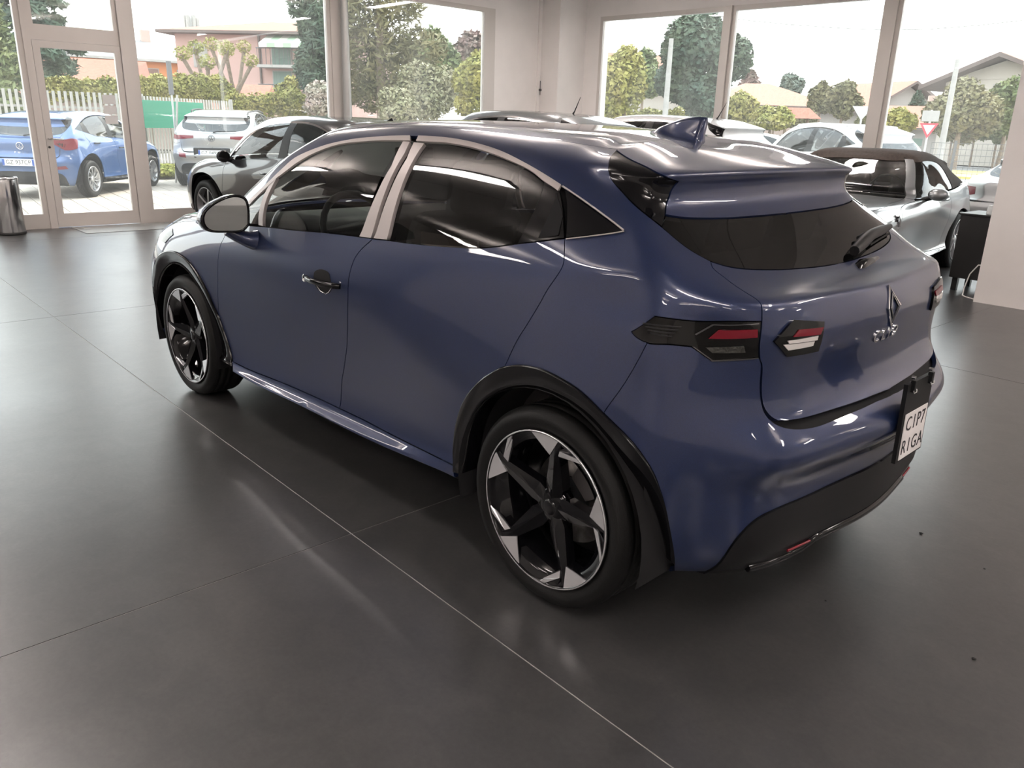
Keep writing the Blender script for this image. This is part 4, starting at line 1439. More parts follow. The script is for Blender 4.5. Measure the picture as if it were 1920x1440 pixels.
# ---- temporary plate on its hanger
bx = -.712
def P3(y, z, o=0.0): return (bx - o - (0.72 - z) * .02, y, z)
m = MB()
q = [P3(.098, .742), P3(-.098, .742), P3(-.098, .500), P3(.098, .500)]
b2 = [(p[0] + .012, p[1], p[2]) for p in q]
m.add(q + b2, [(0, 1, 2, 3)[::-1], (4, 5, 6, 7), (0, 4, 5, 1), (1, 5, 6, 2), (2, 6, 7, 3), (3, 7, 4, 0)])
pl = m.build('plate_hanger', M['black_plastic'], clio)
m = MB()
q = [P3(.084, .650, .003), P3(-.084, .650, .003), P3(-.084, .508, .003), P3(.084, .508, .003)]
b2 = [(p[0] + .002, p[1], p[2]) for p in q]
m.add(q + b2, [(0, 1, 2, 3)[::-1], (4, 5, 6, 7), (0, 4, 5, 1), (1, 5, 6, 2), (2, 6, 7, 3), (3, 7, 4, 0)])
m.build('paper_plate', M['paper'], pl)
for txt, zc in (('C1P7', .613), ('R1GA', .543)):
    me = text_mesh(txt, .066, .0003, 1.12)
    for v in me.vertices:
        v.co = Vector(P3(-v.co.x * .92, zc + v.co.y * .95, .0037 + v.co.z))
    obj('plate_writing', me, M['ink'], pl)
for y in (.066, -.066):
    m = MB()
    m.box((bx - .010, y - .008, .716), (bx + .004, y + .008, .752), .002)
    m.build('hanger_hook', M['black_plastic'], pl)
    m = MB()
    m.tube([(bx - .009, y - .012, .724), (bx - .011, y - .010, .716), (bx - .011, y + .010, .716), (bx - .009, y + .012, .724)], .0018, 6)
    m.build('hook_edge', M['chrome'], pl)
    m = MB(); m.tube([(bx + .004, y + .004, .760), (bx - .006, y + .004, .760)], .005, 8)
    m.build('hook_screw', M['chrome'], pl)
# lower reflector strip and tow cover line
m = MB()
pts = [rear_pt(y, .293, .010)[0] for y in np.linspace(.44, .30, 6)]
m.tube([tuple(p) for p in pts], .004, 6); m.build('rear_reflector', M['red_lens'], diffuser)
m = MB()
pts = [rear_pt(-y, .293, .010)[0] for y in np.linspace(.44, .30, 6)]
m.tube([tuple(p) for p in pts], .004, 6); m.build('rear_reflector', M['red_lens'], diffuser)

# dark lip under the diffuser
lip = MB()
pts = []
for y in np.linspace(.56, -.56, 33):
    z = .262 + .035 * sstep0(.40, .30, abs(y))
    p_, n_ = rear_pt(y, z, .006)
    pts.append(tuple(p_))
lip.tube(pts, .013, 8)
lip.build('diffuser_lip', M['black_gloss'], diffuser)
# ---- cabin
def cushion(name, lo, hi, parent, mm, bev=.05, shear=0.0):
    bm = bmesh.new()
    bmesh.ops.create_cube(bm, size=1.0)
    for v in bm.verts:
        v.co = Vector([(lo[i] + hi[i]) / 2 + v.co[i] * (hi[i] - lo[i]) for i in range(3)])
    bmesh.ops.bevel(bm, geom=list(bm.edges), offset=bev, segments=4, affect='EDGES', profile=.5)
    for v in bm.verts:
        v.co.x -= shear * (v.co.z - lo[2])
    m = MB(); m.bm(bm, True)
    return m.build(name, mm, parent)


for y in (.36, -.36):
    st = cushion('front_seat', (1.05, y - .24, .42), (1.58, y + .24, .60), clio, M['seat'])
    cushion('seat_back', (1.02, y - .23, .50), (1.18, y + .23, 1.08), st, M['seat'], .06, .38)
    cushion('headrest', (.80, y - .12, 1.09), (.90, y + .12, 1.27), st, M['seat'], .04, .25)
    cushion('seat_cover', (1.0, y - .242, .56), (1.175, y + .242, 1.10), st, M['film'], .06, .38)
    cushion('headrest_cover', (.785, y - .135, 1.06), (.91, y + .135, 1.285), st, M['film'], .04, .25)
rb = cushion('rear_seat', (.18, -.60, .42), (.68, .60, .62), clio, M['seat'])
cushion('seat_back', (.10, -.62, .52), (.24, .62, 1.05), rb, M['seat'], .05, .42)
for y in (.36, 0, -.36):
    cushion('headrest', (-.10, y - .11, 1.03), (-.02, y + .11, 1.17), rb, M['seat'], .03, .2)
cushion('seat_cover', (.08, -.625, .60), (.235, .625, 1.06), rb, M['film'], .05, .42)
cushion('dashboard', (1.86, -.68, .60), (2.35, .68, .965), clio, M['dash'], .08)
sw = MB()
ctr = Vector((1.66, .36, .93)); ax = Vector((-.9, 0, .42)).normalized()
e1 = Vector((0, 1, 0)); e2 = ax.cross(e1)
sw.tube([tuple(ctr + (e1 * math.cos(t) + e2 * math.sin(t)) * .18) for t in np.linspace(0, 2 * PI, 25)], .016, 8, False)
sw.tube([tuple(ctr - e1 * .17), tuple(ctr), tuple(ctr + e1 * .17)], [.02, .045, .02], 8)
sw.tube([tuple(ctr), tuple(ctr - ax * .2)], .04, 8)
sw.build('steering_wheel', M['black_plastic'], clio)
cushion('rear_view_mirror', (1.70, -.11, 1.235), (1.73, .11, 1.30), clio, M['black_plastic'], .012)
cushion('centre_console', (1.0, -.11, .40), (1.9, .11, .62), clio, M['dash'], .03)
dp = panel('door_lining', S, loop(HS([(470, 425), (600, 437), (697, 449), (660, 520), (640, 680), (470, 640), (430, 520)], 2)), M['dash'], clio, gap=0, off=-.05, flange=False)
mirror_part(dp, clio)
dp = panel('door_lining', S, loop(HS([(705, 450), (860, 464), (1050, 448), (1000, 560), (920, 650), (660, 700), (665, 520)], 2)), M['dash'], clio, gap=0, off=-.05, flange=False)
mirror_part(dp, clio)
# printed card lying on the rear door sill
m = MB()
m.box((.50, .655, 1.0), (.80, .665, 1.045)); m.build('printed_card', M['card'], clio)

# ================================================================ the other cars
def sstep(a, b, x):
    t = np.clip((x - a) / (b - a), 0, 1)
    return t * t * (3 - 2 * t)


def warp_net(ro, wb, fo, W, belt, roof, upright=0.0, cowl=0.0, nose=0.0, tumble=1.0, sill=.2):
    N = np.array(NET, float)
    x, y, z = N[..., 0].copy(), N[..., 1].copy(), N[..., 2].copy()
    N[..., 0] = np.interp(x, [-.69, 0, 2.591, 3.42], [-ro, 0, wb, wb + fo])
    N[..., 2] = np.interp(z, [.2, .75, 1.0, 1.425], [sill, .75 + (belt - 1.0) * .5, belt, roof])
    k = W / 2 / .85
    up = sstep(1.0, 1.35, z)
    N[..., 1] = y * k * (1 + (tumble - 1) * up)
    rear = sstep(.9, -.2, x)
    N[..., 0] -= upright * np.clip(z - .95, 0, 1) * rear
    fr = sstep(1.5, 2.3, x)
    N[..., 0] += cowl * fr * sstep(.9, .98, z)
    return N


UV = dict(front_door=loop(fcut, between(farch, (410, 590), (437, 690)), between(skirt_top, (437, 678), (637, 766)), bcut[::-1], between(belt, (699, 447.5), (442, 421))),
          rear_door=loop(bcut, between(skirt_top, (637, 766), (853, 874)), between(rarch, (852.5, 872), (947, 687.5)), rcut[::-1], between(belt, (1059, 447), (699, 447.5))),
          side_panel=loop(rcut[::-1], belt_q, dlo_out[::-1], [fcut[0]], a_base[::-1], pil_f[::-1], roof_edge[::-1], dcut, between(tcut, (1331.8, 490), (1428, 684)), between(bump_top, (1428, 684), (1428, 690)), [H((1290, 700))], bcut2[::-1][3:], between(rarch, (1132, 774.6), (947, 687.5))),
          fender=loop(fcut, between(farch, (410, 590), (296.5, 484)), L(farch[-1], (12.2, 8.4)), L((12.2, 8.4), bon[-1]), bon[::-1], a_base))
DLO_IN = loop(between(sat_in, (470, 384), (1047, 359)), between(dlo_out, (1060, 353), (1165, 428)), belt_q[::-1][1:], belt[::-1][:-2])


def car_wheel(R, rim, n_sp, mm, twist=0.0, w=.2):
    """an alloy wheel with its tyre, facing +y"""
    me_t = tyre_mesh(R, rim, w)
    d = MB()
    d.lathe([(rim - .03, -.16), (rim - .012, -.15), (rim - .014, -.02), (rim - .004, -.006), (rim + .002, 0), (rim - .004, .003), (rim - .012, -.004)], 40, 'y')
    d.lathe([(.0, -.02), (.028, -.02), (.05, -.028), (.06, -.05), (0, -.05)][::-1], 24, 'y')
    for k in range(n_sp):
        t = 360 / n_sp * k
        w0 = .021 if n_sp > 7 else .032
        V = []
        for r, dy in ((.04, -.026), (rim * .55, -.016), (rim - .006, -.006)):
            tt = math.radians(t + twist * (r / rim))
            c, s = math.cos(tt), math.sin(tt)
            ww = w0 * (.8 if r < .1 else 1.0)
            for q in (-1, 1):
                V.append((-r * c - q * ww * .5 * s, dy, r * s - q * ww * .5 * c))
        V2 = [(v[0], v[1] - .03, v[2]) for v in V]
        F = [(0, 1, 3, 2), (2, 3, 5, 4), (0, 2, 8, 6), (2, 4, 10, 8), (1, 7, 9, 3), (3, 9, 11, 5)]
        d.add(V + V2, F)
    me_r = d.me('rim')
    bm = bmesh.new(); bm.from_mesh(me_r); bmesh.ops.recalc_face_normals(bm, faces=bm.faces); bm.to_mesh(me_r); bm.free()
    g = MB(); g.lathe([(0, -.07), (rim - .02, -.07)], 24, 'y')
    me_d = g.me('brake_backing')
    return me_t, me_r, me_d, mm, w


def put_wheels(root, wh, wb, yy, R):
    me_t, me_r, me_d, mm, w = wh
    for x in (0, wb):
        for s in (1, -1):
            t = obj('wheel', me_t, M['rubber'], root, (x, s * (yy - w / 2 + .003), R), (0, 0, 0 if s > 0 else PI))
            obj('rim', me_r, mm, t, (0, w / 2 - .006, 0))
            obj('brake_backing', me_d, M['void'], t, (0, w / 2 - .01, 0))


def plate(root, S2, z, txt, w=.52, hh=.11, x_off=.012, y0=0.0, blue=True):
    uv = S2.rear(.05, z)
    px_ = S2.ev(uv[:1], uv[1:])[0][0][0] - x_off
    m = MB(); m.box((px_ - .004, y0 - w / 2, z - hh / 2), (px_ + .004, y0 + w / 2, z + hh / 2), .002)
    pl = m.build('number_plate', mat('plate_white', (.80, .80, .78), rough=.35), root)
    me = text_mesh(txt, .098, .0004, 1.05)
    for v in me.vertices: v.co = Vector((px_ - .0048 - v.co.z, y0 - v.co.x * .92, z + v.co.y))
    obj('plate_text', me, M['ink'], pl)
    if blue:
        for s in (1, -1):
            m = MB(); m.box((px_ - .0046, y0 + s * w / 2 - .038 * (s > 0), z - hh / 2 + .003), (px_ - .0035, y0 + s * w / 2 + .038 * (s < 0), z + hh / 2 - .003))
            m.build('plate_band', mat('plate_blue', (.03, .09, .35), rough=.35), pl)
    return pl


def round_badge(root, S2, z, r, mm):
    """a ring with the letters V and W one above the other"""
    uv = S2.rear(.02, z)
    P, n = S2.normals(uv[:1], uv[1:]); P, n = P[0], n[0]
    n[1] = 0; n /= np.linalg.norm(n)
    up = np.array([0, 0, 1.0]) - n * n[2]; up /= np.linalg.norm(up)
    P = np.array([P[0], 0, P[2]]) + n * .008
    yv = np.array([0, 1.0, 0])
    m = MB()
    m.tube([P + r * (yv * math.cos(t) + up * math.sin(t)) for t in np.linspace(0, 2 * PI, 29)], r * .10, 6, False)
    bd = m.build('badge', mm, root)
    for ch, dz, sz in (('V', .36, .95), ('W', -.34, 1.25)):
        me = text_mesh(ch, r * sz, .002)
        for v in me.vertices: v.co = Vector(P + n * .001 - yv * v.co.x * 1.05 + up * (v.co.y + dz * r))
        obj('badge_letter', me, mm, bd)


def make_car(name, label, loc, ang, net, wb, R, rim, wheel, paint, ww, glass_m=None, h=.07, lamps=(), rails=False, trim=None, cat='car', group=None, mirrors=True, strip=None, skirt_m=None, bumper_low=True, handle=True):
    S2 = Surf(net)
    root = empty(name, loc, ang)
    tag(root, label, cat, group)
    gm = glass_m or M['glass_dark']
    trim = trim or M['black_plastic']
    k = dict(h=h, gap=.003)
    both = []
    def P2(nm, lp, mm, mir=True, **kw):
        a = dict(k); a.update(kw)
        o = panel(nm, S2, lp, mm, root, **a)
        if mir: both.append(o)
        return o
    P2('front_door', UV['front_door'], paint)
    P2('rear_door', UV['rear_door'], paint)
    P2('side_panel', UV['side_panel'], paint, gap=.001)
    P2('front_wing', UV['fender'], paint)
    P2('side_skirt', loop(skirt_top, between(rarch, (852.5, 872), (853, 892)), skirt_bot[::-1]), skirt_m or trim)
    P2('side_windows', DLO_IN, gm, off=.001, gap=.001, flange=False)
    P2('pillar', loop(HSu['b1']), trim, off=.004, gap=0, flange=False)
    P2('pillar', loop(HSu['c1']), trim, off=.004, gap=0, flange=False)
    if strip is not None:
        P2('window_strip', loop(between(sat_out, (463, 382), (1053, 347)), between(sat_in, (1047, 359), (470, 384))), strip, off=.004, gap=0, thick=.006)
    P2('bonnet', loop(bon, L(bon[-1], (16, 9.4), 20), L((16, 9.4), (16, 12.05)), L((16, 12.05), bon[0], 20)), paint, False, join=True)
    P2('windscreen', loop(L(pil_f[-1], (16, 12.15), 20), L((16, 12.15), (16, 17.2)), L((16, 17.2), (11.05, 17.2), 20), pil_f[1:]), gm, False, join=True, flange=False)
    P2('front_bumper', loop(L(farch[-1], (12.2, 8.4)), L((12.2, 8.4), bon[-1]), L(bon[-1], (16, 9.4), 20), L((16, 9.4), (16, .3)), L((16, .3), (11.9, .3), 30), L((11.9, .3), (11.85, 3)), L((11.85, 3), farch[-1])), paint, False, join=True)
    P2('roof', loop(seam[::-1], L(dcut[0], roof_edge[0], 2), roof_edge, L((11.0, VR), (11.0, 17.3)), L((11, 17.3), (16, 17.3), 20), L((16, 17.3), (16, 20)), L((16, 20), (0, 20), 60), L((0, 20), seam[-1])), paint, False, join=True, gap=.001)
    P2('roof_spoiler', loop(seam, L(seam[-1], sp_low[-1], 30), sp_low[::-1], fold_up[::-1], sp_side[::-1]), paint, False, join=True, gap=.001)
    P2('spoiler_side', loop(sp_side, fold, between(dcut, (1241.5, 427), (1155, 283))), M['black_gloss'])
    P2('rear_window', loop(sp_low, L(sp_low[-1], (0, glass_bot[-1][1]), 20), L((0, glass_bot[-1][1]), glass_bot[-1], 4), glass_bot[::-1], between(dcut, (1331.8, 490), (1241.5, 427)), frm(fold, (1247, 404))[::-1]), gm, False, join=True)
    tg = P2('tailgate', loop(glass_bot, L(glass_bot[-1], (0, glass_bot[-1][1]), 4), L((0, glass_bot[-1][1]), (0, tail_bot[-1][1]), 40), L((0, tail_bot[-1][1]), tail_bot[-1], 4), tail_bot[::-1], tcut[::-1]), paint, False, join=True, h=.05)
    P2('rear_bumper', loop([H((1290, 700))], between(bump_top, (1428, 690), (1643, 752)), L(bump_top[-1], (0, bump_top[-1][1]), 4), L((0, bump_top[-1][1]), (0, dif_top[-1][1]), 30), L((0, dif_top[-1][1]), dif_top[-1], 4), dif_top[::-1], b_low, between(rarch, (1264, 1070), (1132, 774.6)), bcut2[:-3]), paint, False, join=True, h=.05)
    P2('rear_diffuser', loop(dif_top, L(dif_top[-1], (0, dif_top[-1][1]), 4), L((0, dif_top[-1][1]), (0, 0.05), 20), L((0, .05), (dif_top[0][0], .05), 30), L((dif_top[0][0], .05), dif_top[0], 3)), M['black_plastic'], False, off=.004, join=True)
    # inner shell, wheel housings
    sh = [np.array(p) for p in [(0, .4), (3.2, .6), (3.9, .6), (4.2, 5.5), (5.0, 7.6), (6.3, 7.6), (7.15, 5.0), (7.3, 1.0), (9.8, 1.0), (10.1, 5.0), (10.6, 7.8), (11.5, 7.8), (11.9, 5.0), (12.2, 1.0), (16, 1.0), (16, 11.4), (11.2, 11.3), (10.2, 11.0), (8, 11.0), (6.8, 11.3), (5.4, 12.2), (4.5, 12.6), (3.6, 12.9), (2.6, 12.0), (0, 11.8)]]
    panel('body_shell', S2, sh, M['void'], root, gap=0, off=-.03, flange=False, join=True, h=.1)
    for cx in (0.0, wb):
        V = []; F = []; n = 18
        for i in range(n):
            a = -.2 + (PI + .4) * i / (n - 1)
            for y in (ww - .02, ww - .32): V.append((cx + .385 * math.cos(a), y, R + .385 * math.sin(a)))
        for i in range(n - 1): F.append((2 * i, 2 * i + 1, 2 * i + 3, 2 * i + 2))
        V.append((cx, ww - .32, R)); c = len(V) - 1
        for i in range(n - 1): F.append((2 * i + 1, c, 2 * i + 3))
        o = obj('wheel_housing', mesh('wheel_housing', V, F, True), M['void'], root)
        both.append(o)
    for nm, pts, mm in lamps:
        uvs = [S2.rear(p[1], p[2]) if p[0] == 'r' else S2.side(p[1], p[2]) for p in pts]
        if any(u is None for u in uvs): continue
        o = panel(nm, S2, loop(uvs), mm, root, gap=0, off=.006, thick=.01, h=.04)
        both.append(o)
    for o in both: mirror_part(o, root)
    put_wheels(root, wheel, wb, ww, R)
    if mirrors:
        q = XYZ2(S2, belt[2])
        mm_ = MB()
        bm = bmesh.new(); bmesh.ops.create_uvsphere(bm, u_segments=14, v_segments=8, radius=1)
        for v in bm.verts:
            c = v.co
            v.co = Vector((q[0] - .02 + (c.x if c.x > 0 else c.x * .25) * .085, q[1] + .115 + c.y * .085, q[2] + .04 + c.z * .07))
        mm_.bm(bm, True)
        mo = mm_.build('door_mirror', paint, root)
        m3 = MB(); m3.tube([(q[0] + .01, q[1] - .03, q[2] - .02), (q[0], q[1] + .08, q[2] + .01)], .025, 8); m3.build('mirror_arm', M['black_plastic'], mo)
        m3 = MB(); m3.lathe([(0, -.022), (.07, -.022)], 16, 'x'); gl = m3.build('mirror_glass', M['glass_rear'], mo, (q[0] - .02, q[1] + .115, q[2] + .04)); gl.scale = (1, 1.05, .85)
        c = mirror_part(mo, root)
        for ch in list(mo.children): kk = ch.copy(); COL.objects.link(kk); kk.parent = c
    if handle:
        for px in ((606, 527), (905, 545)):
            q = XYZ2(S2, H(px))
            m3 = MB(); m3.tube([q + (.09, .004, 0), q + (.06, .028, 0), q + (-.06, .028, 0), q + (-.09, .004, 0)], .012, 8)
            o = m3.build('door_handle', trim if strip is None else paint, root); mirror_part(o, root)
    if rails:
        pts = [XYZ2(S2, np.array([u, 17.35])) + np.array([0, -.02, .045 if 5.5 < u < 9.3 else .0]) for u in np.linspace(4.9, 9.9, 16)]
        m3 = MB(); m3.tube(pts, .016, 8); o = m3.build('roof_rail', M['alloy'] if rails == 'alloy' else M['black_plastic'], root); mirror_part(o, root)
    # cabin silhouettes behind the glass
    for y in (.36, -.36):
        cushion('front_seat', (wb * .37, y - .22, .5), (wb * .37 + .16, y + .22, 1.05), root, M['seat'], .06, .3)
    cushion('rear_seat', (.1, -.55, .5), (.25, .55, 1.0), root, M['seat'], .05, .3)
    cushion('dashboard', (wb - .75, -.6, .6), (wb - .35, .6, .93), root, M['dash'], .08)
    cushion('floor_pan', (.42, -.70, .2), (wb - .42, .70, .26), root, M['void'], .01)
    return root, S2


def XYZ2(S2, h): return S2.ev(np.array([h[0]]), np.array([h[1]]))[0][0]


HSu = dict(b1=HS([(760, 266), (797, 270), (728, 450), (675, 444)], 1), c1=HS([(1018, 342), (1058, 358), (1060, 446), (972, 457)], 1))
silver_rim = mat('silver_painted_alloy', (.55, .55, .56), rough=.3, metal=.8)
dark_rim = mat('graphite_alloy', (.28, .28, .29), rough=.3, metal=.8)

# ---- blue hatchback parked outside the door
pol_paint = mat('bright_blue_paint', (.045, .105, .26), rough=.35, metal=.3, coat=1.0)
polo, Sp = make_car('hatchback_car', 'bright blue hatchback with red tail lamps parked outside the glass door', (14.51, -1.578, 0), -.74,
                    warp_net(.74, 2.55, .78, 1.72, .97, 1.44, upright=.32, tumble=1.03), 2.55, .31, .215, car_wheel(.31, .215, 10, silver_rim, 30), pol_paint, .845,
                    lamps=[('tail_lamp', [('s', -.42, .99), ('s', -.30, .97), ('s', -.36, .83), ('s', -.44, .80), ('r', .66, .80), ('r', .52, .90), ('r', .50, .97)], M['red_lens']),
                           ('lamp_insert', [('r', .66, .84), ('r', .56, .90), ('r', .56, .93), ('r', .67, .90)], M['smoke_lens']),
                           ('bumper_reflector', [('r', .68, .50), ('r', .40, .49), ('r', .42, .53), ('r', .66, .55)], M['red_lens'])], glass_m=glass('pale_car_glass', (.45, .5, .48), 1.0, 1.6))
round_badge(polo, Sp, .86, .055, M['chrome'])
plate(polo, Sp, .60, 'GZ 937CP')
for i, ch in enumerate('POLO'):
    me = text_mesh(ch, .045, .001)
    for v in me.vertices:
        y = .10 - i * .066 - v.co.x * 1.2
        uv = Sp.rear(abs(y), .755 + v.co.y); P, n = Sp.normals(uv[:1], uv[1:])
        v.co = Vector((P[0][0] - .006, y, P[0][2]))
    obj('model_letter', me, M['chrome'], polo)
m = MB(); uvw = Sp.rear(.001, 1.02); q = XYZ2(Sp, uvw)
m.tube([q + (-.02, 0, 0), q + (-.03, -.1, .02), q + (-.01, -.42, .03)], .011, 6); m.build('rear_wiper', M['black_plastic'], polo)

# ---- silver suv outside
tr_paint = mat('silver_grey_paint', (.36, .355, .35), rough=.35, metal=.4, coat=1.0)
troc, St = make_car('suv_car', 'silver grey suv with black roof rails parked outside by the green fence', (15.40, -5.20, 0), -.67,
                    warp_net(.78, 2.59, .85, 1.80, 1.06, 1.56, upright=.10, tumble=1.02, sill=.25), 2.59, .33, .228, car_wheel(.33, .228, 5, dark_rim), tr_paint, .88, rails='black',
                    lamps=[('tail_lamp', [('s', -.40, 1.05), ('s', -.30, 1.03), ('s', -.38, .96), ('r', .66, .95), ('r', .36, .98), ('r', .36, 1.03)], M['red_lens']),
                           ('bumper_reflector', [('r', .68, .62), ('r', .52, .60), ('r', .53, .68), ('r', .69, .70)], M['red_lens'])], glass_m=glass('grey_car_glass', (.35, .38, .37), 1.0, 1.6))
round_badge(troc, St, .985, .06, M['dark_chrome'])
plate(troc, St, .70, 'GZ 049SU', x_off=.012)
xr = XYZ2(St, St.rear(.05, .70))[0]
m = MB(); m.box((xr - .004, -.36, .60), (xr + .06, .36, .80), .02); m.build('plate_recess', M['black_plastic'], troc)
m = MB(); q = XYZ2(St, St.rear(.001, 1.10)); m.tube([q + (-.02, 0, 0), q + (-.03, -.1, .02), q + (-.01, -.46, .03)], .012, 6); m.build('rear_wiper', M['black_plastic'], troc)

# ---- dark grey hatchback inside, next to the blue one
se_paint = mat('anthracite_paint', (.010, .010, .013), rough=.3, metal=.2, coat=1.0, coat_rough=.02)
seat_car, Ss = make_car('hatchback_car', 'anthracite hatchback with bright window strips standing inside by the glass front', (6.01, -2.94, 0), .073,
                        warp_net(.82, 2.68, .86, 1.78, .97, 1.45, upright=0.0, tumble=1.02), 2.68, .325, .232, car_wheel(.325, .232, 5, dark_rim), se_paint, .875, strip=M['chrome'],
                        glass_m=glass('clear_car_glass', (.86, .91, .89), 1.0, 1.5), h=.05,
                        lamps=[('tail_lamp', [('s', -.40, .95), ('s', -.28, .92), ('s', -.36, .82), ('r', .66, .82), ('r', .40, .86), ('r', .40, .93)], M['red_lens'])])
m = MB(); q = XYZ2(Ss, Ss.top(.08, .001))
m.add([q + (.1, .03, -.01), q + (.1, -.03, -.01), q + (-.06, -.02, -.01), q + (-.06, .02, -.01), q + (-.045, .006, .06), q + (-.045, -.006, .06), q + (.0, 0, .05)], [(0, 6, 1), (1, 6, 5), (1, 5, 2), (2, 5, 4, 3), (3, 4, 0), (0, 4, 6), (6, 4, 5)], True)
m.build('shark_fin_aerial', M['black_gloss'], seat_car)
pap = MB(); pap.box((.55, .60, .98), (.78, .605, 1.16), .001); pap.build('paper_notice', M['paper'], seat_car)

# ---- grey suv inside
gy_paint = mat('mid_grey_paint', (.16, .17, .18), rough=.3, metal=.5, coat=1.0, coat_rough=.02)
grey_car, Sg = make_car('suv_car', 'grey suv with thin rod aerial standing inside between the anthracite hatchback and a pale crossover', (5.5, -5.62, 0), .06,
                        warp_net(.85, 2.67, .9, 1.82, 1.06, 1.60, upright=.2, tumble=1.04, sill=.24), 2.67, .34, .236, car_wheel(.34, .236, 5, dark_rim), gy_paint, .89, strip=M['chrome'], glass_m=M['glass_dark'],
                        lamps=[('tail_lamp', [('s', -.40, 1.03), ('s', -.28, 1.0), ('s', -.36, .88), ('r', .66, .88), ('r', .40, .92), ('r', .40, 1.0)], M['red_lens'])])
m = MB(); q = XYZ2(Sg, Sg.top(.30, .001)); m.tube([q, q + (-.02, 0, .02), q + (-.11, 0, .20)], [.012, .008, .003], 6); m.build('rod_aerial', M['black_plastic'], grey_car)

# ---- pale crossover inside
wh_paint = mat('pearl_white_paint', (.58, .59, .60), rough=.35, coat=1.0)
pale_car, Sw = make_car('crossover_car', 'pearl white crossover with sloping tail standing inside by the right windows', (5.0, -8.12, 0), .06,
                        warp_net(.85, 2.70, .9, 1.84, 1.08, 1.62, upright=.05, tumble=1.03, sill=.24), 2.70, .34, .236, car_wheel(.34, .236, 5, silver_rim), wh_paint, .90, strip=M['chrome'], glass_m=glass('pale_blue_car_glass', (.5, .56, .58), 1.0, 1.7),
                        lamps=[('tail_lamp', [('s', -.40, 1.03), ('s', -.28, 1.0), ('s', -.36, .9), ('r', .66, .9), ('r', .40, .94), ('r', .40, 1.0)], M['red_lens'])])
m = MB(); q = XYZ2(Sw, Sw.top(.25, .001)); m.tube([q, q + (-.02, 0, .02), q + (-.13, 0, .22)], [.012, .008, .003], 6); m.build('rod_aerial', M['black_plastic'], pale_car)

# ---- white suv and white car outside on the right
wsuv, Sv = make_car('suv_car', 'white suv with silver roof rails parked outside the right windows', tuple(at_dist((1640, 300), 17.0)[:2]) + (0,), YAW + .42,
                    warp_net(.78, 2.56, .82, 1.78, 1.06, 1.62, upright=.25, tumble=1.06, sill=.25), 2.56, .33, .225, car_wheel(.33, .225, 5, silver_rim), wh_paint, .87, rails='alloy', glass_m=glass('shade_car_glass', (.3, .33, .33), 1.0, 1.6),
                    lamps=[('tail_lamp', [('s', -.40, 1.03), ('s', -.28, 1.0), ('s', -.36, .88), ('r', .66, .88), ('r', .2, .95), ('r', .2, 1.0)], M['red_lens'])])
wfar, Sf = make_car('hatchback_car', 'white hatchback parked outside behind the white suv near the railing', tuple(at_dist((1430, 300), 24.0)[:2]) + (0,), YAW + 1.9,
                    warp_net(.76, 2.55, .8, 1.74, .97, 1.42, upright=.2), 2.55, .31, .215, car_wheel(.31, .215, 5, silver_rim), wh_paint, .85, h=.1)

# ---- silver roadster with a brown soft top
def z4_net():
    N = np.array(NET, float)
    x, y, z = N[..., 0].copy(), N[..., 1].copy(), N[..., 2].copy()
    low_x = np.interp(x, [-.69, 0, 2.591, 3.42], [-.80, 0, 2.495, 3.28])
    up_x = np.interp(x, [-.42, .2, 1.0, 1.75, 2.5], [-.32, .22, .62, 1.02, 1.72])
    w = np.zeros_like(x); w[:, 12:] = 1.0; w[:, 11] = .25
    N[..., 0] = low_x * (1 - w) + up_x * w
    N[..., 2] = np.interp(z, [.2, .75, .95, 1.0, 1.18, 1.425], [.17, .66, .82, .86, 1.02, 1.275])
    up = sstep(1.0, 1.35, z)
    N[..., 1] = y * (.88 / .85) * (1 - .04 * up)
    # long bonnet swells over the wheels
    return N


Sz = Surf(z4_net())
z4 = empty('roadster_car', (2.421, -7.43, 0), 1.627)
tag(z4, 'silver roadster with dark brown soft top standing inside facing the blue hatchback', 'car')
sil = mat('titanium_silver_paint', (.30, .31, .32), rough=.3, metal=.5, coat=1.0, coat_rough=.02)
fabric = mat('brown_soft_top_cloth', (.055, .042, .036), rough=.9, bump=.2, bscale=300, var=.2, scale=40)
zb = []
def ZP(nm, lp, mm, mir=True, **k):
    a = dict(h=.045, gap=.003); a.update(k)
    o = panel(nm, Sz, lp, mm, z4, **a)
    if mir: zb.append(o)
    return o
zdoor = ZP('door', loop(fcut, between(farch, (410, 590), (437, 690)), between(skirt_top, (437, 678), (780, 838)), spline([between(skirt_top, (437, 678), (780, 838))[-1], np.array([7.35, 6.0]), np.array([7.3, 9.0]), np.array([7.45, 11.6])], 6), L((7.45, 11.6), (9.9, 11.7), 10)), sil)
ZP('rear_wing', loop(spline([np.array([7.45, 11.6]), np.array([7.3, 9.0]), np.array([7.35, 6.0]), between(skirt_top, (437, 678), (780, 838))[-1]], 6), between(skirt_top, (780, 838), (853, 874)), between(rarch, (852.5, 872), (1132, 774.6)), bcut2, [np.array([2.35, 8.4])], [np.array([2.25, 10.9]), np.array([2.9, 11.7])], L((2.9, 11.7), (7.45, 11.6), 12)), sil)
ZP('front_wing', UV['fender'], sil)
ZP('side_skirt', loop(skirt_top, between(rarch, (852.5, 872), (853, 892)), skirt_bot[::-1]), sil)
ZP('bonnet', loop(bon, L(bon[-1], (16, 9.4), 20), L((16, 9.4), (16, 12.05)), L((16, 12.05), bon[0], 20)), sil, False, join=True)
ZP('front_bumper', loop(L(farch[-1], (12.2, 8.4)), L((12.2, 8.4), bon[-1]), L(bon[-1], (16, 9.4), 20), L((16, 9.4), (16, .3)), L((16, .3), (11.9, .3), 30), L((11.9, .3), (11.85, 3)), L((11.85, 3), farch[-1])), sil, False, join=True)
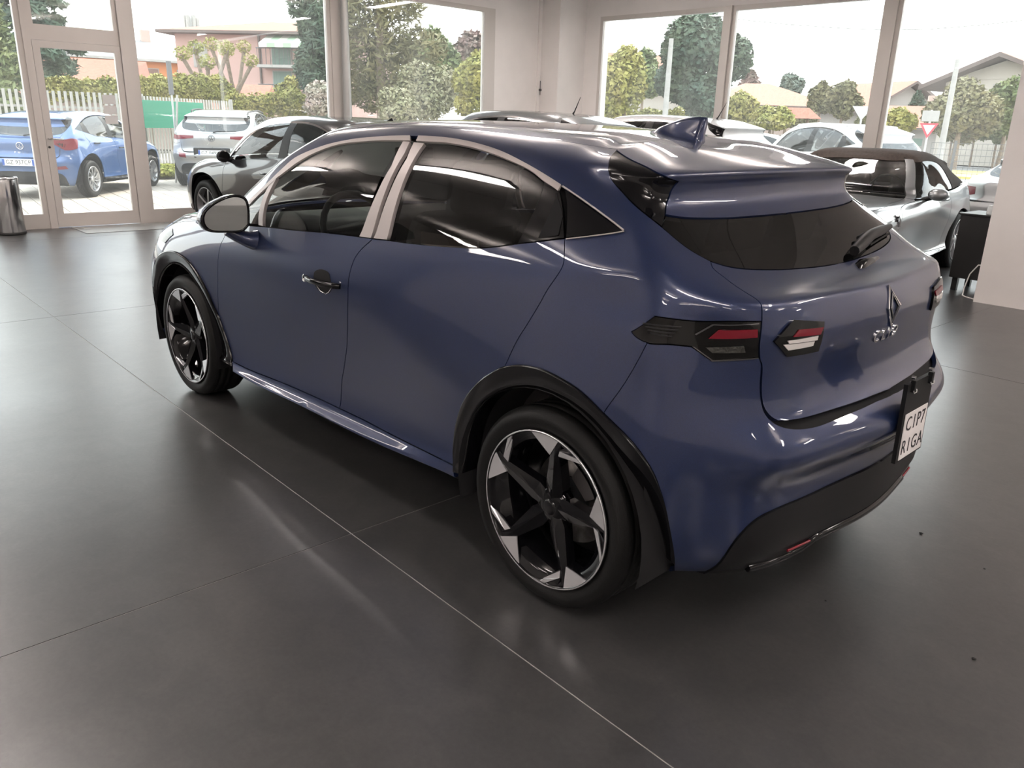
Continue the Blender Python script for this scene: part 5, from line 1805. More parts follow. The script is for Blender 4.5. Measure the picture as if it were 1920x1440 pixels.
ZP('boot_lid', loop(L((0, 11.9), (2.9, 11.7), 12), [np.array([2.25, 10.9]), np.array([2.35, 8.4]), np.array([2.2, 7.0])], L((2.2, 7.0), (0, 7.0), 8)), sil, False, join=True)
ZP('rear_bumper', loop(L((0, 7.0), (2.2, 7.0), 8), [np.array([2.35, 8.4])], bcut2[::-1], between(rarch, (1132, 774.6), (1264, 1070)), L(rarch[-1], (3.0, .4), 4), L((3.0, .4), (0, .4), 12)), sil, False, join=True)
zw = ZP('windscreen', loop(L((10.85, 12.3), (16, 12.15), 20), L((16, 12.15), (16, 16.9)), L((16, 16.9), (11.15, 16.9), 20), L((11.15, 16.9), (10.85, 12.3), 8)), glass('smoky_windscreen', (.72, .73, .68), 1.0, 1.5), False, join=True, flange=False, gap=0)
ZP('windscreen_pillar', loop(L((10.4, 11.9), (10.9, 12.1), 2), L((10.9, 12.1), (11.2, 17.0), 10), L((11.2, 17.0), (10.55, 17.0), 2), L((10.55, 17.0), (10.4, 11.9), 10)), sil, gap=0, off=.006, thick=.03)
ZP('windscreen_header', loop(L((11.2, 16.75), (16, 16.75), 20), L((16, 16.75), (16, 17.3)), L((16, 17.3), (11.2, 17.3), 20), L((11.2, 17.3), (11.2, 16.75), 2)), fabric, False, join=True, gap=0, off=.006, thick=.02)
ZP('side_window', loop(L((10.4, 12.0), (10.55, 16.6), 8), spline([np.array([10.55, 16.6]), np.array([9.0, 16.9]), np.array([7.9, 16.0]), np.array([7.4, 14.0]), np.array([7.3, 12.0])], 6), L((7.3, 12.0), (10.4, 12.0), 8)), glass('light_side_glass', (.7, .76, .76), 1.0, 1.6), flange=False, gap=0)
ZP('soft_top', loop(L((0, 11.95), (7.3, 11.85), 24), spline([np.array([7.3, 12.0]), np.array([7.4, 14.0]), np.array([7.9, 16.0]), np.array([9.0, 16.9]), np.array([10.55, 16.7])], 6), L((10.55, 16.7), (11.1, 17.2), 2), L((11.1, 17.2), (16, 17.2), 16), L((16, 17.2), (16, 20)), L((16, 20), (0, 20), 40), L((0, 20), (0, 11.95), 20)), fabric, False, join=True, gap=0, off=.004, h=.05)
panel('body_shell', Sz, [np.array(p) for p in [(0, .4), (3.2, .6), (3.9, .6), (4.2, 5.5), (5.0, 7.6), (6.3, 7.6), (7.15, 5.0), (7.3, 1.0), (9.8, 1.0), (10.1, 5.0), (10.6, 7.8), (11.5, 7.8), (11.9, 5.0), (12.2, 1.0), (16, 1.0), (16, 11.4), (11.2, 11.3), (10.2, 11.0), (8, 11.0), (5, 11.2), (0, 11.2)]], M['void'], z4, gap=0, off=-.03, flange=False, join=True, h=.1)
for cx in (0.0, 2.495):
    V = []; F = []; n = 18
    for i in range(n):
        a = -.2 + (PI + .4) * i / (n - 1)
        for y in (.85, .55): V.append((cx + .37 * math.cos(a), y, .32 + .37 * math.sin(a)))
    for i in range(n - 1): F.append((2 * i, 2 * i + 1, 2 * i + 3, 2 * i + 2))
    zb.append(obj('wheel_housing', mesh('wheel_housing', V, F, True), M['void'], z4))
for o in zb: mirror_part(o, z4)
put_wheels(z4, car_wheel(.32, .23, 5, silver_rim), 2.495, .87, .32)
q = XYZ2(Sz, np.array([9.55, 11.6]))
mm_ = MB(); bm = bmesh.new(); bmesh.ops.create_uvsphere(bm, u_segments=16, v_segments=8, radius=1)
for v in bm.verts:
    c = v.co; v.co = Vector((q[0] + (c.x if c.x > 0 else c.x * .3) * .10, q[1] + .12 + c.y * .10, q[2] + .055 + c.z * .062))
mm_.bm(bm, True); zm = mm_.build('door_mirror', sil, z4)
m3 = MB(); m3.tube([q + (.02, -.03, -.01), q + (.01, .08, .03)], .025, 8); m3.build('mirror_arm', M['black_plastic'], zm)
c = mirror_part(zm, z4)
for ch in list(zm.children): kk = ch.copy(); COL.objects.link(kk); kk.parent = c
q = XYZ2(Sz, np.array([7.75, 9.6])); m3 = MB(); m3.tube([q + (.09, .002, 0), q + (.06, .022, 0), q + (-.06, .022, 0), q + (-.09, .002, 0)], .012, 8); m3.build('door_handle', sil, z4)
q = XYZ2(Sz, np.array([10.3, 7.4]))
m3 = MB(); m3.tube([q + (.05, .004, .05), q + (-.02, .008, .0), q + (-.03, .006, -.06)], .012, 8); m3.build('side_gill', M['chrome'], z4)
m3 = MB(); m3.tube([q + (.03, .004, .01), q + (.03, .016, .01)], .022, 14); m3.build('round_badge', M['dark_chrome'], z4)
m3 = MB(); q1 = XYZ2(Sz, np.array([13.2, 12.2])); q2 = XYZ2(Sz, np.array([11.0, 12.35])); m3.tube([q1 + (.02, 0, .02), (q1 + q2) / 2 + (.01, 0, .025), q2 + (.0, 0, .02)], .008, 6); m3.build('windscreen_wiper', M['black_plastic'], z4)
for y in (.35, -.35): cushion('seat', (.30, y - .23, .3), (.46, y + .23, 1.0), z4, M['seat'], .06, .25)
cushion('dashboard', (1.15, -.62, .5), (1.5, .62, .86), z4, M['dash'], .06)
m3 = MB(); m3.box((1.02, -.50, .92), (1.30, -.14, .925)); pn = m3.build('price_sheet', M['paper'], z4)
sw = MB(); ctr = Vector((.98, .35, .86))
sw.tube([tuple(ctr + (e1 * math.cos(t) + e2 * math.sin(t)) * .18) for t in np.linspace(0, 2 * PI, 25)], .014, 8, False); sw.build('steering_wheel', M['black_plastic'], z4)
# lamps and grille of the roadster
for nm, pts, mm in (('headlamp', [(.44, .60), (.60, .64), (.66, .60), (.62, .53), (.46, .50)], M['clear_lens']),
                    ('kidney_grille', [(.03, .60), (.23, .61), (.22, .45), (.05, .43)], M['black_gloss']),
                    ('air_intake', [(.02, .36), (.52, .37), (.48, .25), (.02, .24)], M['black_plastic'])):
    uvs = [Sz.front(*p) for p in pts]
    if any(u is None for u in uvs): continue
    o = panel(nm, Sz, loop(uvs), mm, z4, gap=0, off=.006, thick=.008, h=.04); mirror_part(o, z4)
# ---- low white coupe outside behind the roadster
cp_ = at_dist((1948, 360), 13.2)
wcar, Sc = make_car('coupe_car', 'low white coupe with red tail lamp parked outside beyond the silver roadster', (cp_[0], cp_[1], 0), YAW - 1.15,
                    z4_net(), 2.495, .32, .225, car_wheel(.32, .225, 5, silver_rim), wh_paint, .87, h=.09, handle=False,
                    lamps=[('tail_lamp', [('s', -.44, .80), ('s', -.24, .78), ('s', -.30, .66), ('r', .66, .64), ('r', .46, .68), ('r', .46, .78)], M['red_lens'])])
m = MB(); q = XYZ2(Sc, np.array([.02, 11.6])); m.tube([q, q + (-.02, 0, .10)], [.012, .004], 6); m.build('aerial', M['black_plastic'], wcar)

# ================================================================ outside
OM = {}
OM['pave'] = mat('sandy_paving', (0.360, 0.310, 0.259), rough=.85, var=.12, scale=6, bump=.1, bscale=60)
OM['asph'] = mat('pale_asphalt', (0.252, 0.245, 0.238), rough=.9, var=.12, scale=3)
OM['grass'] = mat('sunlit_grass', (0.240, 0.272, 0.056), rough=.9, col2=(0.336, 0.304, 0.080), scale=4)
OM['field'] = mat('yellow_field', (0.493, 0.391, 0.102), rough=.95, col2=(0.425, 0.374, 0.136), scale=1.5)
OM['leaf_dark'] = mat('dark_conifer_needles', (.035, .065, .045), rough=.8, col2=(.075, .10, .055), scale=1.1)
OM['leaf_mid'] = mat('mid_green_leaves', (0.068, 0.104, 0.036), rough=.7, col2=(0.160, 0.176, 0.056), scale=1.2)
OM['leaf_yel'] = mat('yellow_green_leaves', (0.195, 0.203, 0.041), rough=.7, col2=(0.315, 0.270, 0.075), scale=1.2)
OM['leaf_oli'] = mat('olive_leaves', (0.098, 0.098, 0.041), rough=.75, col2=(0.195, 0.165, 0.075), scale=1.0)
OM['leaf_blos'] = mat('cream_blossom_leaves', (0.304, 0.272, 0.176), rough=.7, col2=(0.176, 0.176, 0.080), scale=1.6)
OM['leaf_red'] = mat('reddish_brown_leaves', (.20, .11, .10), rough=.7, col2=(.12, .10, .07), scale=1.2)
OM['leaf_blue'] = mat('grey_green_needles', (0.120, 0.150, 0.128), rough=.8, col2=(0.180, 0.195, 0.150), scale=1.2)
OM['bark'] = mat('grey_brown_bark', (.20, .15, .11), rough=.95, var=.3, scale=12, bump=.4, bscale=30)
OM['pink'] = mat('pink_render', (0.422, 0.272, 0.238), rough=.9, var=.04, scale=1)
OM['orange'] = mat('orange_render', (0.518, 0.194, 0.072), rough=.9, var=.05, scale=1)
OM['cream'] = mat('cream_render', (0.408, 0.367, 0.320), rough=.9, var=.05, scale=1)
OM['greyw'] = mat('grey_render', (0.294, 0.273, 0.252), rough=.9, var=.05, scale=1)
OM['rosew'] = mat('rose_render', (0.374, 0.286, 0.245), rough=.9, var=.05, scale=1)
OM['tile'] = mat('terracotta_roof_tiles', (0.322, 0.130, 0.087), rough=.85, var=.2, scale=8, bump=.3, bscale=14)
OM['tile_grey'] = mat('grey_roof_tiles', (0.225, 0.210, 0.203), rough=.85, var=.15, scale=8)
OM['eave'] = mat('dark_timber_eaves', (.12, .09, .08), rough=.8)
OM['shut'] = mat('green_shutters', (.13, .19, .16), rough=.7)
OM['brownsh'] = mat('brown_shutters', (.18, .10, .08), rough=.7)
OM['awn'] = mat('striped_awning_cloth', (0.576, 0.576, 0.496), rough=.8)
OM['awng'] = mat('green_awning_cloth', (.30, .42, .28), rough=.8)
OM['conc'] = mat('grey_concrete', (0.315, 0.301, 0.280), rough=.9, var=.1, scale=5)
OM['iron'] = mat('painted_iron', (.10, .10, .10), rough=.5)
OM['slat'] = mat('weathered_white_slats', (0.341, 0.322, 0.291), rough=.8, var=.1, scale=5)
OM['green'] = mat('green_sheet_panel', (0.039, 0.234, 0.143), rough=.5, bump=.05, bscale=20)
OM['zinc'] = mat('galvanised_steel', (.45, .45, .44), rough=.45, metal=.6)
OM['red'] = mat('traffic_red', (.55, .03, .05), rough=.4)
OM['white'] = mat('traffic_white', (.82, .82, .80), rough=.4)

# ---- ground
m = MB(); m.box((-60, -130, -.30), (140, 90, -.06)); struct(m.build('floor_outside', OM['asph'], None, None, ROT))
base = MB(); base.box((10.16, -14, -.05), (26, 7, -.02)); pav = struct(base.build('floor_paving', OM['conc'], None, None, ROT))
PA = math.radians(-6.5)
strip_me = MB(); strip_me.box((0, 0, -.02), (15.0, .262, .0), .006); strip_me = strip_me.me('paving_strip')
for i in range(66):
    b = 5.2 - i * .275
    obj('paving_strip', strip_me, OM['pave'], pav, (10.22, b, 0), (0, 0, PA))
# grass verge in front of the fence


def at_h(px, D):
    return at_dist(px, D)


def near_line(x0, D0, x1, D1, n, y=240):
    for i in range(n):
        t = i / max(1, n - 1)
        yield at_dist((x0 + (x1 - x0) * t, y), D0 + (D1 - D0) * t)


# ---- foliage
def leaf_cloud(blobs, n, size, rng, needle=False, droop=0.0):
    n = int(n * 2.6); size = size * .60
    """leaf cards scattered through ellipsoids: (centre, radii)"""
    vol = np.array([b[1][0] * b[1][1] * b[1][2] for b in blobs]) ** .67
    cnt = np.maximum(3, (n * vol / vol.sum()).astype(int))
    V = []; F = []
    for (c, r), k in zip(blobs, cnt):
        d = rng.normal(size=(k, 3)); d /= np.linalg.norm(d, axis=1, keepdims=True)
        rad = rng.uniform(.55, 1.08, size=(k, 1)) ** .6
        P = np.array(c) + d * rad * np.array(r)
        a = rng.normal(size=(k, 3)); a[:, 2] *= .6; a[:, 2] -= droop
        a /= np.linalg.norm(a, axis=1, keepdims=True)
        b_ = np.cross(a, d + rng.normal(size=(k, 3)) * .5); b_ /= np.linalg.norm(b_, axis=1, keepdims=True) + 1e-9
        s = size * rng.uniform(.6, 1.4, size=(k, 1))
        w = .28 if needle else .55
        q = np.stack([P - a * s * .5, P + b_ * s * w * .5, P + a * s * .5, P - b_ * s * w * .5], 1).reshape(-1, 3)
        o = sum(len(x) for x in V)
        V.append(q)
        F.append(o + np.arange(4 * k).reshape(-1, 4))
    V = np.concatenate(V); F = np.concatenate(F)
    return V, F


def tree(name, label, px, ytop, ybot, wpx, D, mm, seed, kind='round', n=2600, leaf=.32, trunk=True, group=None, ground=True):
    """a tree whose crown spans the traced width; it stands on the ground at distance D"""
    rng = np.random.default_rng(seed)
    p = at_dist((px, 240), D)
    zt = at_dist((px, ytop), D)[2]; zb = at_dist((px, ybot), D)[2]
    dep = (np.array([p[0], p[1], 1.4]) - CAM) @ CF
    rx = wpx / 2 * dep / FPX
    root = empty(name, (p[0], p[1], 0), float(rng.uniform(0, 6)))
    tag(root, label, 'tree', group)
    h = zt - zb
    blobs = []
    if kind == 'round':
        for i in range(13):
            a = rng.uniform(0, 2 * PI); u = rng.uniform(0, 1)
            zz = zb + h * (.18 + .62 * u)
            rr = rx * (.62 * math.sin(PI * (.2 + .65 * u)))
            s = rng.uniform(.34, .52)
            blobs.append(((rr * math.cos(a), rr * math.sin(a), zz), (rx * s, rx * s, min(h * .3, rx * s))))
        blobs.append(((0, 0, zb + h * .5), (rx * .7, rx * .7, h * .42)))
        blobs.append(((0, 0, zt - h * .2), (rx * .38, rx * .38, h * .2)))
        V, F = leaf_cloud(blobs, n, leaf, rng)
    elif kind == 'cone':
        L_ = 11
        for i in range(L_):
            t = i / (L_ - 1)
            rr = rx * (1.0 - t) ** .75 + .15
            zz = zb + h * (t * .97)
            for k in range(6 if i < 8 else 3):
                a = 2 * PI * k / 6 + i * .7 + rng.uniform(-.2, .2)
                blobs.append(((rr * .55 * math.cos(a), rr * .55 * math.sin(a), zz - rr * .12), (rr * .48, rr * .48, h / L_ * .75)))
        V, F = leaf_cloud(blobs, n, leaf, rng, True, .5)
    elif kind == 'shag':
        for i in range(26):
            t = rng.uniform(0, 1)
            rr = rx * (.95 - .45 * t ** 2) * rng.uniform(.35, .75)
            a = rng.uniform(0, 2 * PI)
            blobs.append(((rr * math.cos(a), rr * math.sin(a), zb + h * (.06 + .86 * t)), (rx * .36, rx * .36, h * .085)))
        blobs.append(((0, 0, zb + h * .5), (rx * .6, rx * .6, h * .46)))
        V, F = leaf_cloud(blobs, n, leaf, rng, True, .4)
    elif kind == 'monkey':
        arms = MB()
        for i in range(46):
            t = i / 45
            rr = rx * (1.0 - .55 * t) * rng.uniform(.75, 1.0)
            a = i * 2.4
            zz = zb + h * (.05 + .9 * t)
            c, s = math.cos(a), math.sin(a)
            tip = np.array([rr * c, rr * s, zz - rr * .22])
            pts = [np.array([0, 0, zz]), np.array([rr * .5 * c, rr * .5 * s, zz - rr * .02]), tip, tip + np.array([rr * .10 * c, rr * .10 * s, .12])]
            arms.tube(pts, [.07, .10, .09, .03], 5)
            for k in range(4):
                e = pts[1] + (pts[2] - pts[1]) * rng.uniform(0, 1)
                blobs.append((e, (.32, .32, .16)))
        V, F = leaf_cloud(blobs, n, leaf, rng, True, .3)
    me = mesh('foliage', V, F)
    f = obj('foliage', me, mm, root)
    f['kind'] = 'stuff'
    if trunk:
        m = MB()
        tw = max(.08, min(.32, rx * .09))
        m.tube([(0, 0, 0), (0.04, .02, max(.3, zb * .6)), (0, 0, max(.5, zb + h * .55))], [tw * 1.3, tw, tw * .4], 8)
        m.build('trunk', OM['bark'], root)
    if kind == 'monkey':
        arms.build('branches', mm, root)['kind'] = 'stuff'
    return root


def hedge(label, x0, D0, x1, D1, ytop, ybot, mm, seed, n=4600, th=.7, leaf=.17, name='hedge', cat='hedge'):
    rng = np.random.default_rng(seed)
    a = at_dist((x0, 240), D0); b = at_dist((x1, 240), D1)
    za = at_dist((x0, ytop), D0)[2]; zb_ = at_dist((x1, ytop), D1)[2]
    z0 = max(.15, at_dist(((x0 + x1) / 2, ybot), (D0 + D1) / 2)[2])
    c = (a + b) / 2
    root = empty(name, (c[0], c[1], 0)); tag(root, label, cat)
    blobs = []
    k = 16
    for i in range(k):
        t = (i + .5) / k
        p = a + (b - a) * t
        zt = za + (zb_ - za) * t + rng.uniform(-.12, .12)
        w = np.linalg.norm((b - a)[:2]) / k
        blobs.append(((p[0] - c[0], p[1] - c[1], (zt + z0) / 2), (w * .85, max(w * .6, th * .5), (zt - z0) / 2)))
        blobs.append(((p[0] - c[0] + rng.uniform(-.2, .2), p[1] - c[1], zt - .25), (w * .6, th * .45, .3)))
    V, F = leaf_cloud(blobs, n, leaf, rng)
    f = obj('foliage', mesh('foliage', V, F), mm, root); f['kind'] = 'stuff'
    m = MB()
    for i in range(5):
        p = a + (b - a) * (i + .5) / 5 - c
        m = MB(); m.tube([(p[0], p[1], 0), (p[0] + .05, p[1], z0 + .3)], .05, 6); m.build('stem', OM['bark'], root)
    return root


# conifers and trees on the left
tree('monkey_puzzle_tree', 'monkey puzzle tree with long drooping branches behind the clipped hedge', 78, -150, 150, 190, 30, OM['leaf_dark'], 1, 'monkey', 5200, .42)
tree('conifer_tree', 'tall dark conifer standing beside the white slat fence', -10, -120, 185, 130, 24, OM['leaf_mid'], 2, 'cone', 3800, .34)
tree('broad_tree', 'rounded distant tree behind the orange house', 290, 92, 130, 76, 84, OM['leaf_oli'], 3, 'round', 1400, .9)
tree('broad_tree', 'low dark distant tree behind the terracotta roofs', 150, 85, 130, 60, 80, OM['leaf_mid'], 4, 'round', 1000, .9)
tree('cypress_tree', 'small dark evergreen beside the pink apartment house', 372, 105, 140, 26, 60, OM['leaf_dark'], 5, 'cone', 600, .4)
tree('dark_conifer', 'tall dark conifer in front of the pink apartment house', 603, -160, 190, 110, 29, OM['leaf_dark'], 6, 'shag', 5200, .40)
tree('large_pine', 'huge olive green pine behind the grey lamp post', 715, -230, 225, 250, 33, OM['leaf_oli'], 7, 'shag', 9000, .46)
tree('broad_tree', 'dense green tree right of the huge pine', 812, 50, 200, 110, 44, OM['leaf_mid'], 8, 'round', 3000, .5)
tree('copper_tree', 'reddish brown leaved tree behind the yellow green tree', 878, 58, 190, 100, 48, OM['leaf_red'], 9, 'round', 3000, .5)
tree('blossom_shrub', 'cream flowering shrub under the huge pine', 800, 118, 225, 120, 30, OM['leaf_blos'], 10, 'round', 2600, .26)
tree('blossom_shrub', 'low straw coloured shrub beside the cream flowering shrub', 742, 168, 232, 90, 27, OM['leaf_blos'], 11, 'round', 1600, .24)
tree('young_tree', 'yellow green young tree next to the window jamb', 893, 92, 235, 90, 28, OM['leaf_yel'], 12, 'round', 2800, .26)
tree('blossom_shrub', 'pale pink blossoming shrub below the dark conifer', 600, 150, 215, 60, 27, mat('pale_pink_blossom', (.46, .34, .32), rough=.8, col2=(.25, .26, .18), scale=2), 13, 'round', 1400, .2)
tree('round_shrub', 'light green shrub below the pink apartment balconies', 548, 142, 215, 56, 33.5, OM['leaf_yel'], 14, 'round', 1400, .24)
hedge('tall laurel hedge behind the white slat fence', 80, 25.0, 250, 25.8, 150, 188, OM['leaf_yel'], 15)
hedge('tall laurel hedge behind the green sheet panel', 268, 26.5, 432, 29, 146, 190, OM['leaf_yel'], 16)
hedge('low clipped hedge beyond the silver suv', 436, 28.3, 585, 30.6, 178, 220, OM['leaf_yel'], 17, 3000)

# pollarded trees in front of the pink house
for i, (px, top, lab) in enumerate(((396, 85, 'pollarded tree with knobbly stubs nearest the antenna mast'), (446, 82, 'pollarded tree with sprouting stubs before the pink house'))):
    D = 33 if i == 0 else 35.5; p = at_dist((px, 240), D)
    rng = np.random.default_rng(40 + i)
    root = empty('pollarded_tree', (p[0], p[1], 0)); tag(root, lab, 'tree')
    zt = at_dist((px, top), D)[2]
    tr = MB()
    fork = zt * .55
    tr.tube([(0, 0, 0), (.05, .05, fork * .6), (0, 0, fork)], [.16, .13, .12], 8)
    tr.build('trunk', OM['bark'], root)
    blobs = []
    for k in range(4):
        a = 1.4 * k + i
        e = np.array([.75 * math.cos(a), .75 * math.sin(a), zt - .25 - .28 * (k % 3)])
        b = MB(); b.tube([(0, 0, fork - .1), (.35 * math.cos(a), .35 * math.sin(a), fork + .45), e, e + (0, 0, .15)], [.10, .07, .075, .11], 7); b.build('branch', OM['bark'], root)
        blobs.append((e + (0, 0, .2), (.30, .30, .26)))
    V, F = leaf_cloud(blobs, 420, .16, rng)
    f = obj('foliage', mesh('foliage', V, F), OM['leaf_yel'], root); f['kind'] = 'stuff'

# trees on the right
tree('broad_tree', 'bright green leafy tree beside the right window jamb', 1168, 82, 225, 110, 34, OM['leaf_yel'], 21, 'round', 3200, .34)
tree('broad_tree', 'tall green tree behind the leaning terracotta roof', 1200, 88, 190, 70, 50, OM['leaf_mid'], 22, 'round', 1800, .44)
tree('giant_evergreen', 'giant rounded dark evergreen beside the pale lamp post', 1305, 18, 225, 165, 36, OM['leaf_dark'], 23, 'round', 9500, .42)
tree('round_shrub', 'yellow green shrub below the giant evergreen', 1382, 170, 238, 76, 43, OM['leaf_yel'], 24, 'round', 1800, .34)
tree('broad_tree', 'dark autumn tree behind the rose coloured house', 1396, 130, 178, 40, 84, OM['leaf_red'], 25, 'round', 900, .7)
tree('broad_tree', 'grey green tree behind the rose coloured house', 1475, 140, 178, 46, 90, OM['leaf_blue'], 26, 'round', 900, .8)
tree('broad_tree', 'slim olive tree right of the rose coloured house', 1532, 150, 215, 46, 52, OM['leaf_oli'], 27, 'round', 1400, .42)
tree('broad_tree', 'olive green tree left of the steep red roof', 1575, 153, 228, 70, 48, OM['leaf_oli'], 28, 'round', 1900, .40)
tree('round_shrub', 'straw yellow shrub row before the rose house', 1445, 200, 240, 80, 40.5, OM['leaf_yel'], 29, 'round', 1600, .32)
tree('round_shrub', 'yellow bush beneath the steep red roof', 1680, 205, 250, 70, 44, OM['leaf_yel'], 30, 'round', 1300, .3)
tree('round_shrub', 'dull green bush behind the white suv', 1622, 205, 250, 40, 42, OM['leaf_oli'], 31, 'round', 1200, .3)
tree('broad_tree', 'wide olive tree before the cream gable house', 1800, 152, 262, 130, 44, OM['leaf_oli'], 32, 'round', 3600, .36)
tree('broad_tree', 'green tree covering the right side of the cream gable house', 1885, 140, 258, 90, 46, OM['leaf_mid'], 33, 'round', 2400, .38)
tree('cypress_tree', 'small pointed evergreen between the two red roofs', 1712, 168, 195, 22, 70, OM['leaf_dark'], 34, 'cone', 500, .4)
hedge('long dark hedge along the yellow field', 1770, 48.6, 1990, 47.5, 244, 262, OM['leaf_mid'], 35, 3600, 1.2, .3)
hedge('ragged yellow hedge along the railing beyond the showroom', 1130, 38, 1345, 40, 205, 238, OM['leaf_yel'], 36, 3000, 1.0, .26)
hedge('straw coloured hedge along the grey railing', 1420, 47.5, 1525, 47.5, 212, 240, OM['leaf_oli'], 37, 2600, 1.0, .28)


# ---- buildings
def facing(px, D, turn=0.0):
    p = at_dist((px, 240), D)
    d = p[:2] - CAM[:2]
    return (p[0], p[1], 0), math.atan2(d[1], d[0]) - PI / 2 + turn


def house(name, label, px, D, w, dep, h, wall, roof, turn=0.0, kind='hip', rh=1.6, over=.6, wins=(), cat='house', ridge='x', chim=None):
    loc, ang = facing(px, D, turn)
    root = empty(name, loc, ang); tag(root, label, cat)
    m = MB(); m.box((-w / 2, 0, 0), (w / 2, dep, h)); m.build('wall', wall, root)
    W2, o = w / 2 + over, over
    if kind == 'hip':
        ins = min(W2 * .8, (dep / 2 + o) * .95)
        V = [(-W2, -o, h), (W2, -o, h), (W2, dep + o, h), (-W2, dep + o, h), (-W2 + ins, dep / 2, h + rh), (W2 - ins, dep / 2, h + rh)]
        F = [(0, 1, 5, 4), (1, 2, 5), (2, 3, 4, 5), (3, 0, 4)]
        F2 = [(3, 2, 1, 0)]
    elif ridge == 'x':
        V = [(-W2, -o, h), (W2, -o, h), (W2, dep + o, h), (-W2, dep + o, h), (-W2, dep / 2, h + rh), (W2, dep / 2, h + rh)]
        F = [(0, 1, 5, 4), (2, 3, 4, 5)]; F2 = [(3, 2, 1, 0), (1, 2, 5), (3, 0, 4)]
    else:
        V = [(-W2, -o, h - .3), (0, -o, h + rh), (W2, -o, h - .3), (-W2, dep + o, h - .3), (0, dep + o, h + rh), (W2, dep + o, h - .3)]
        F = [(0, 1, 4, 3), (1, 2, 5, 4)]; F2 = []
        g = MB(); g.add([(-w / 2, 0, h - .02), (w / 2, 0, h - .02), (0, 0, h + rh - .35), (-w / 2, .2, h - .02), (w / 2, .2, h - .02), (0, .2, h + rh - .35)], [(0, 1, 2), (5, 4, 3), (0, 2, 5, 3), (1, 4, 5, 2)]); g.build('gable', wall, root)
        V2 = [(v[0], v[1], v[2] - .22) for v in V]
    m = MB()
    m.add(V, F)
    if F2: m.add(V, F2)
    if ridge == 'y' and kind != 'hip':
        ev = MB(); ev.add(V + V2, [(6, 7, 10, 9), (7, 8, 11, 10), (0, 1, 7, 6)[::-1], (1, 2, 8, 7)[::-1], (0, 6, 9, 3), (2, 5, 11, 8)]); ev.build('eaves', OM['eave'], root)
    rf = m.build('roof', roof, root)
    if kind == 'hip' or ridge == 'x':
        e = MB(); e.box((-W2, -o, h - .14), (W2, dep + o, h - .002)); e.build('eaves', OM['eave'] if roof is not OM['tile_grey'] else OM['conc'], root)
    if chim:
        c = MB(); c.box((chim[0] - .3, dep * .5 - .3, h + rh * .4), (chim[0] + .3, dep * .5 + .3, h + rh + .7)); c.build('chimney', OM['rosew'], rf)
    for (x, z, ww, hh, mm) in wins:
        f = MB(); f.box((x - ww / 2 - .06, -.05, z - .06), (x + ww / 2 + .06, .04, z + hh + .06)); fw = f.build('window', OM['conc'], root)
        f = MB(); f.box((x - ww / 2, -.08, z), (x + ww / 2, -.045, z + hh)); f.build('shutter', mm, fw)
    return root


apt = house('apartment_house', 'pink three storey apartment house with low red roof and balconies', 497, 48, 9.6, 9, 5.75, OM['pink'], OM['tile'], -.42, 'hip', 1.0, .7,
            wins=((1.2, .5, 1.0, 1.4, OM['shut']), (1.2, 2.3, 1.0, 1.5, OM['shut']), (1.2, 4.1, 1.0, 1.2, OM['shut']), (3.6, .5, 1.6, 1.4, OM['shut']), (3.6, 2.3, 1.6, 1.5, OM['brownsh']), (3.6, 4.1, 1.6, 1.2, OM['shut']), (-3.4, 4.0, .7, 1.1, OM['greyw'])), cat='building')
for zz in (.35, 2.15, 3.95):
    m = MB(); m.box((.2, -1.0, zz), (4.9, -.02, zz + .14)); bl = m.build('balcony', OM['conc'], apt)
    for k in range(20):
        r = MB(); r.tube([(.25 + k * .242, -.95, zz + .14), (.25 + k * .242, -.95, zz + .95)], .018, 4); r.build('baluster', OM['iron'], bl)
    r = MB(); r.tube([(.2, -.95, zz + .95), (4.9, -.95, zz + .95)], .03, 6); r.build('handrail', OM['iron'], bl)
for k in range(10):
    x0 = .5 + k * .44
    m = MB(); m.add([(x0, -.05, 5.6), (x0 + .44, -.05, 5.6), (x0 + .44, -1.25, 5.12), (x0, -1.25, 5.12), (x0, -1.25, 4.92), (x0 + .44, -1.25, 4.92)], [(0, 1, 2, 3)[::-1], (3, 2, 5, 4)[::-1]])
    m.build('awning_stripe', OM['awn'] if k % 2 == 0 else OM['awng'], apt)
m = MB(); m.box((-.75, -.35, 2.35), (.05, -.02, 2.95), .03); m.build('air_conditioner', OM['white'], apt)
m = MB(); m.tube([(-.0, -.08, .2), (-.0, -.08, 5.6)], .06, 6); m.build('downpipe', OM['eave'], apt)
house('villa', 'orange villa with grey tiled roof behind the slat fence', 285, 64, 11, 8, 5.0, OM['orange'], OM['tile_grey'], .2, 'hip', 1.5, .7,
      wins=((-2.9, 2.9, 1.3, 1.5, OM['brownsh']), (.2, 2.9, 1.2, 1.5, OM['brownsh']), (2.6, 2.8, 1.0, 1.6, OM['brownsh'])), chim=(1.0,))
house('villa', 'orange red roofed villa seen through the glass door', 205, 92, 11.5, 9, 6.2, OM['orange'], OM['tile'], .3, 'hip', 1.6, .7, wins=((-1.5, 3.8, 1.2, 1.5, OM['brownsh']), (1.5, 3.8, 1.2, 1.5, OM['brownsh'])))
house('villa', 'low house with broad terracotta roof left of the villas', 140, 47, 6.5, 6, 2.1, OM['rosew'], OM['tile'], 0, 'gable', 2.0, .6, ridge='x')
house('outbuilding', 'low outbuilding with long terracotta roof below the pollarded trees', 368, 38, 4.6, 4, 1.5, OM['rosew'], OM['tile'], -.35, 'gable', 1.3, .5, ridge='x')
house('villa', 'rose coloured house with shallow terracotta roof beyond the railing', 1440, 58, 6.9, 6, 3.1, OM['rosew'], OM['tile'], .35, 'hip', 1.5, .9, wins=((-.8, 2.0, 2.0, .45, OM['brownsh']), (2.3, 1.4, .8, 1.0, OM['brownsh'])))
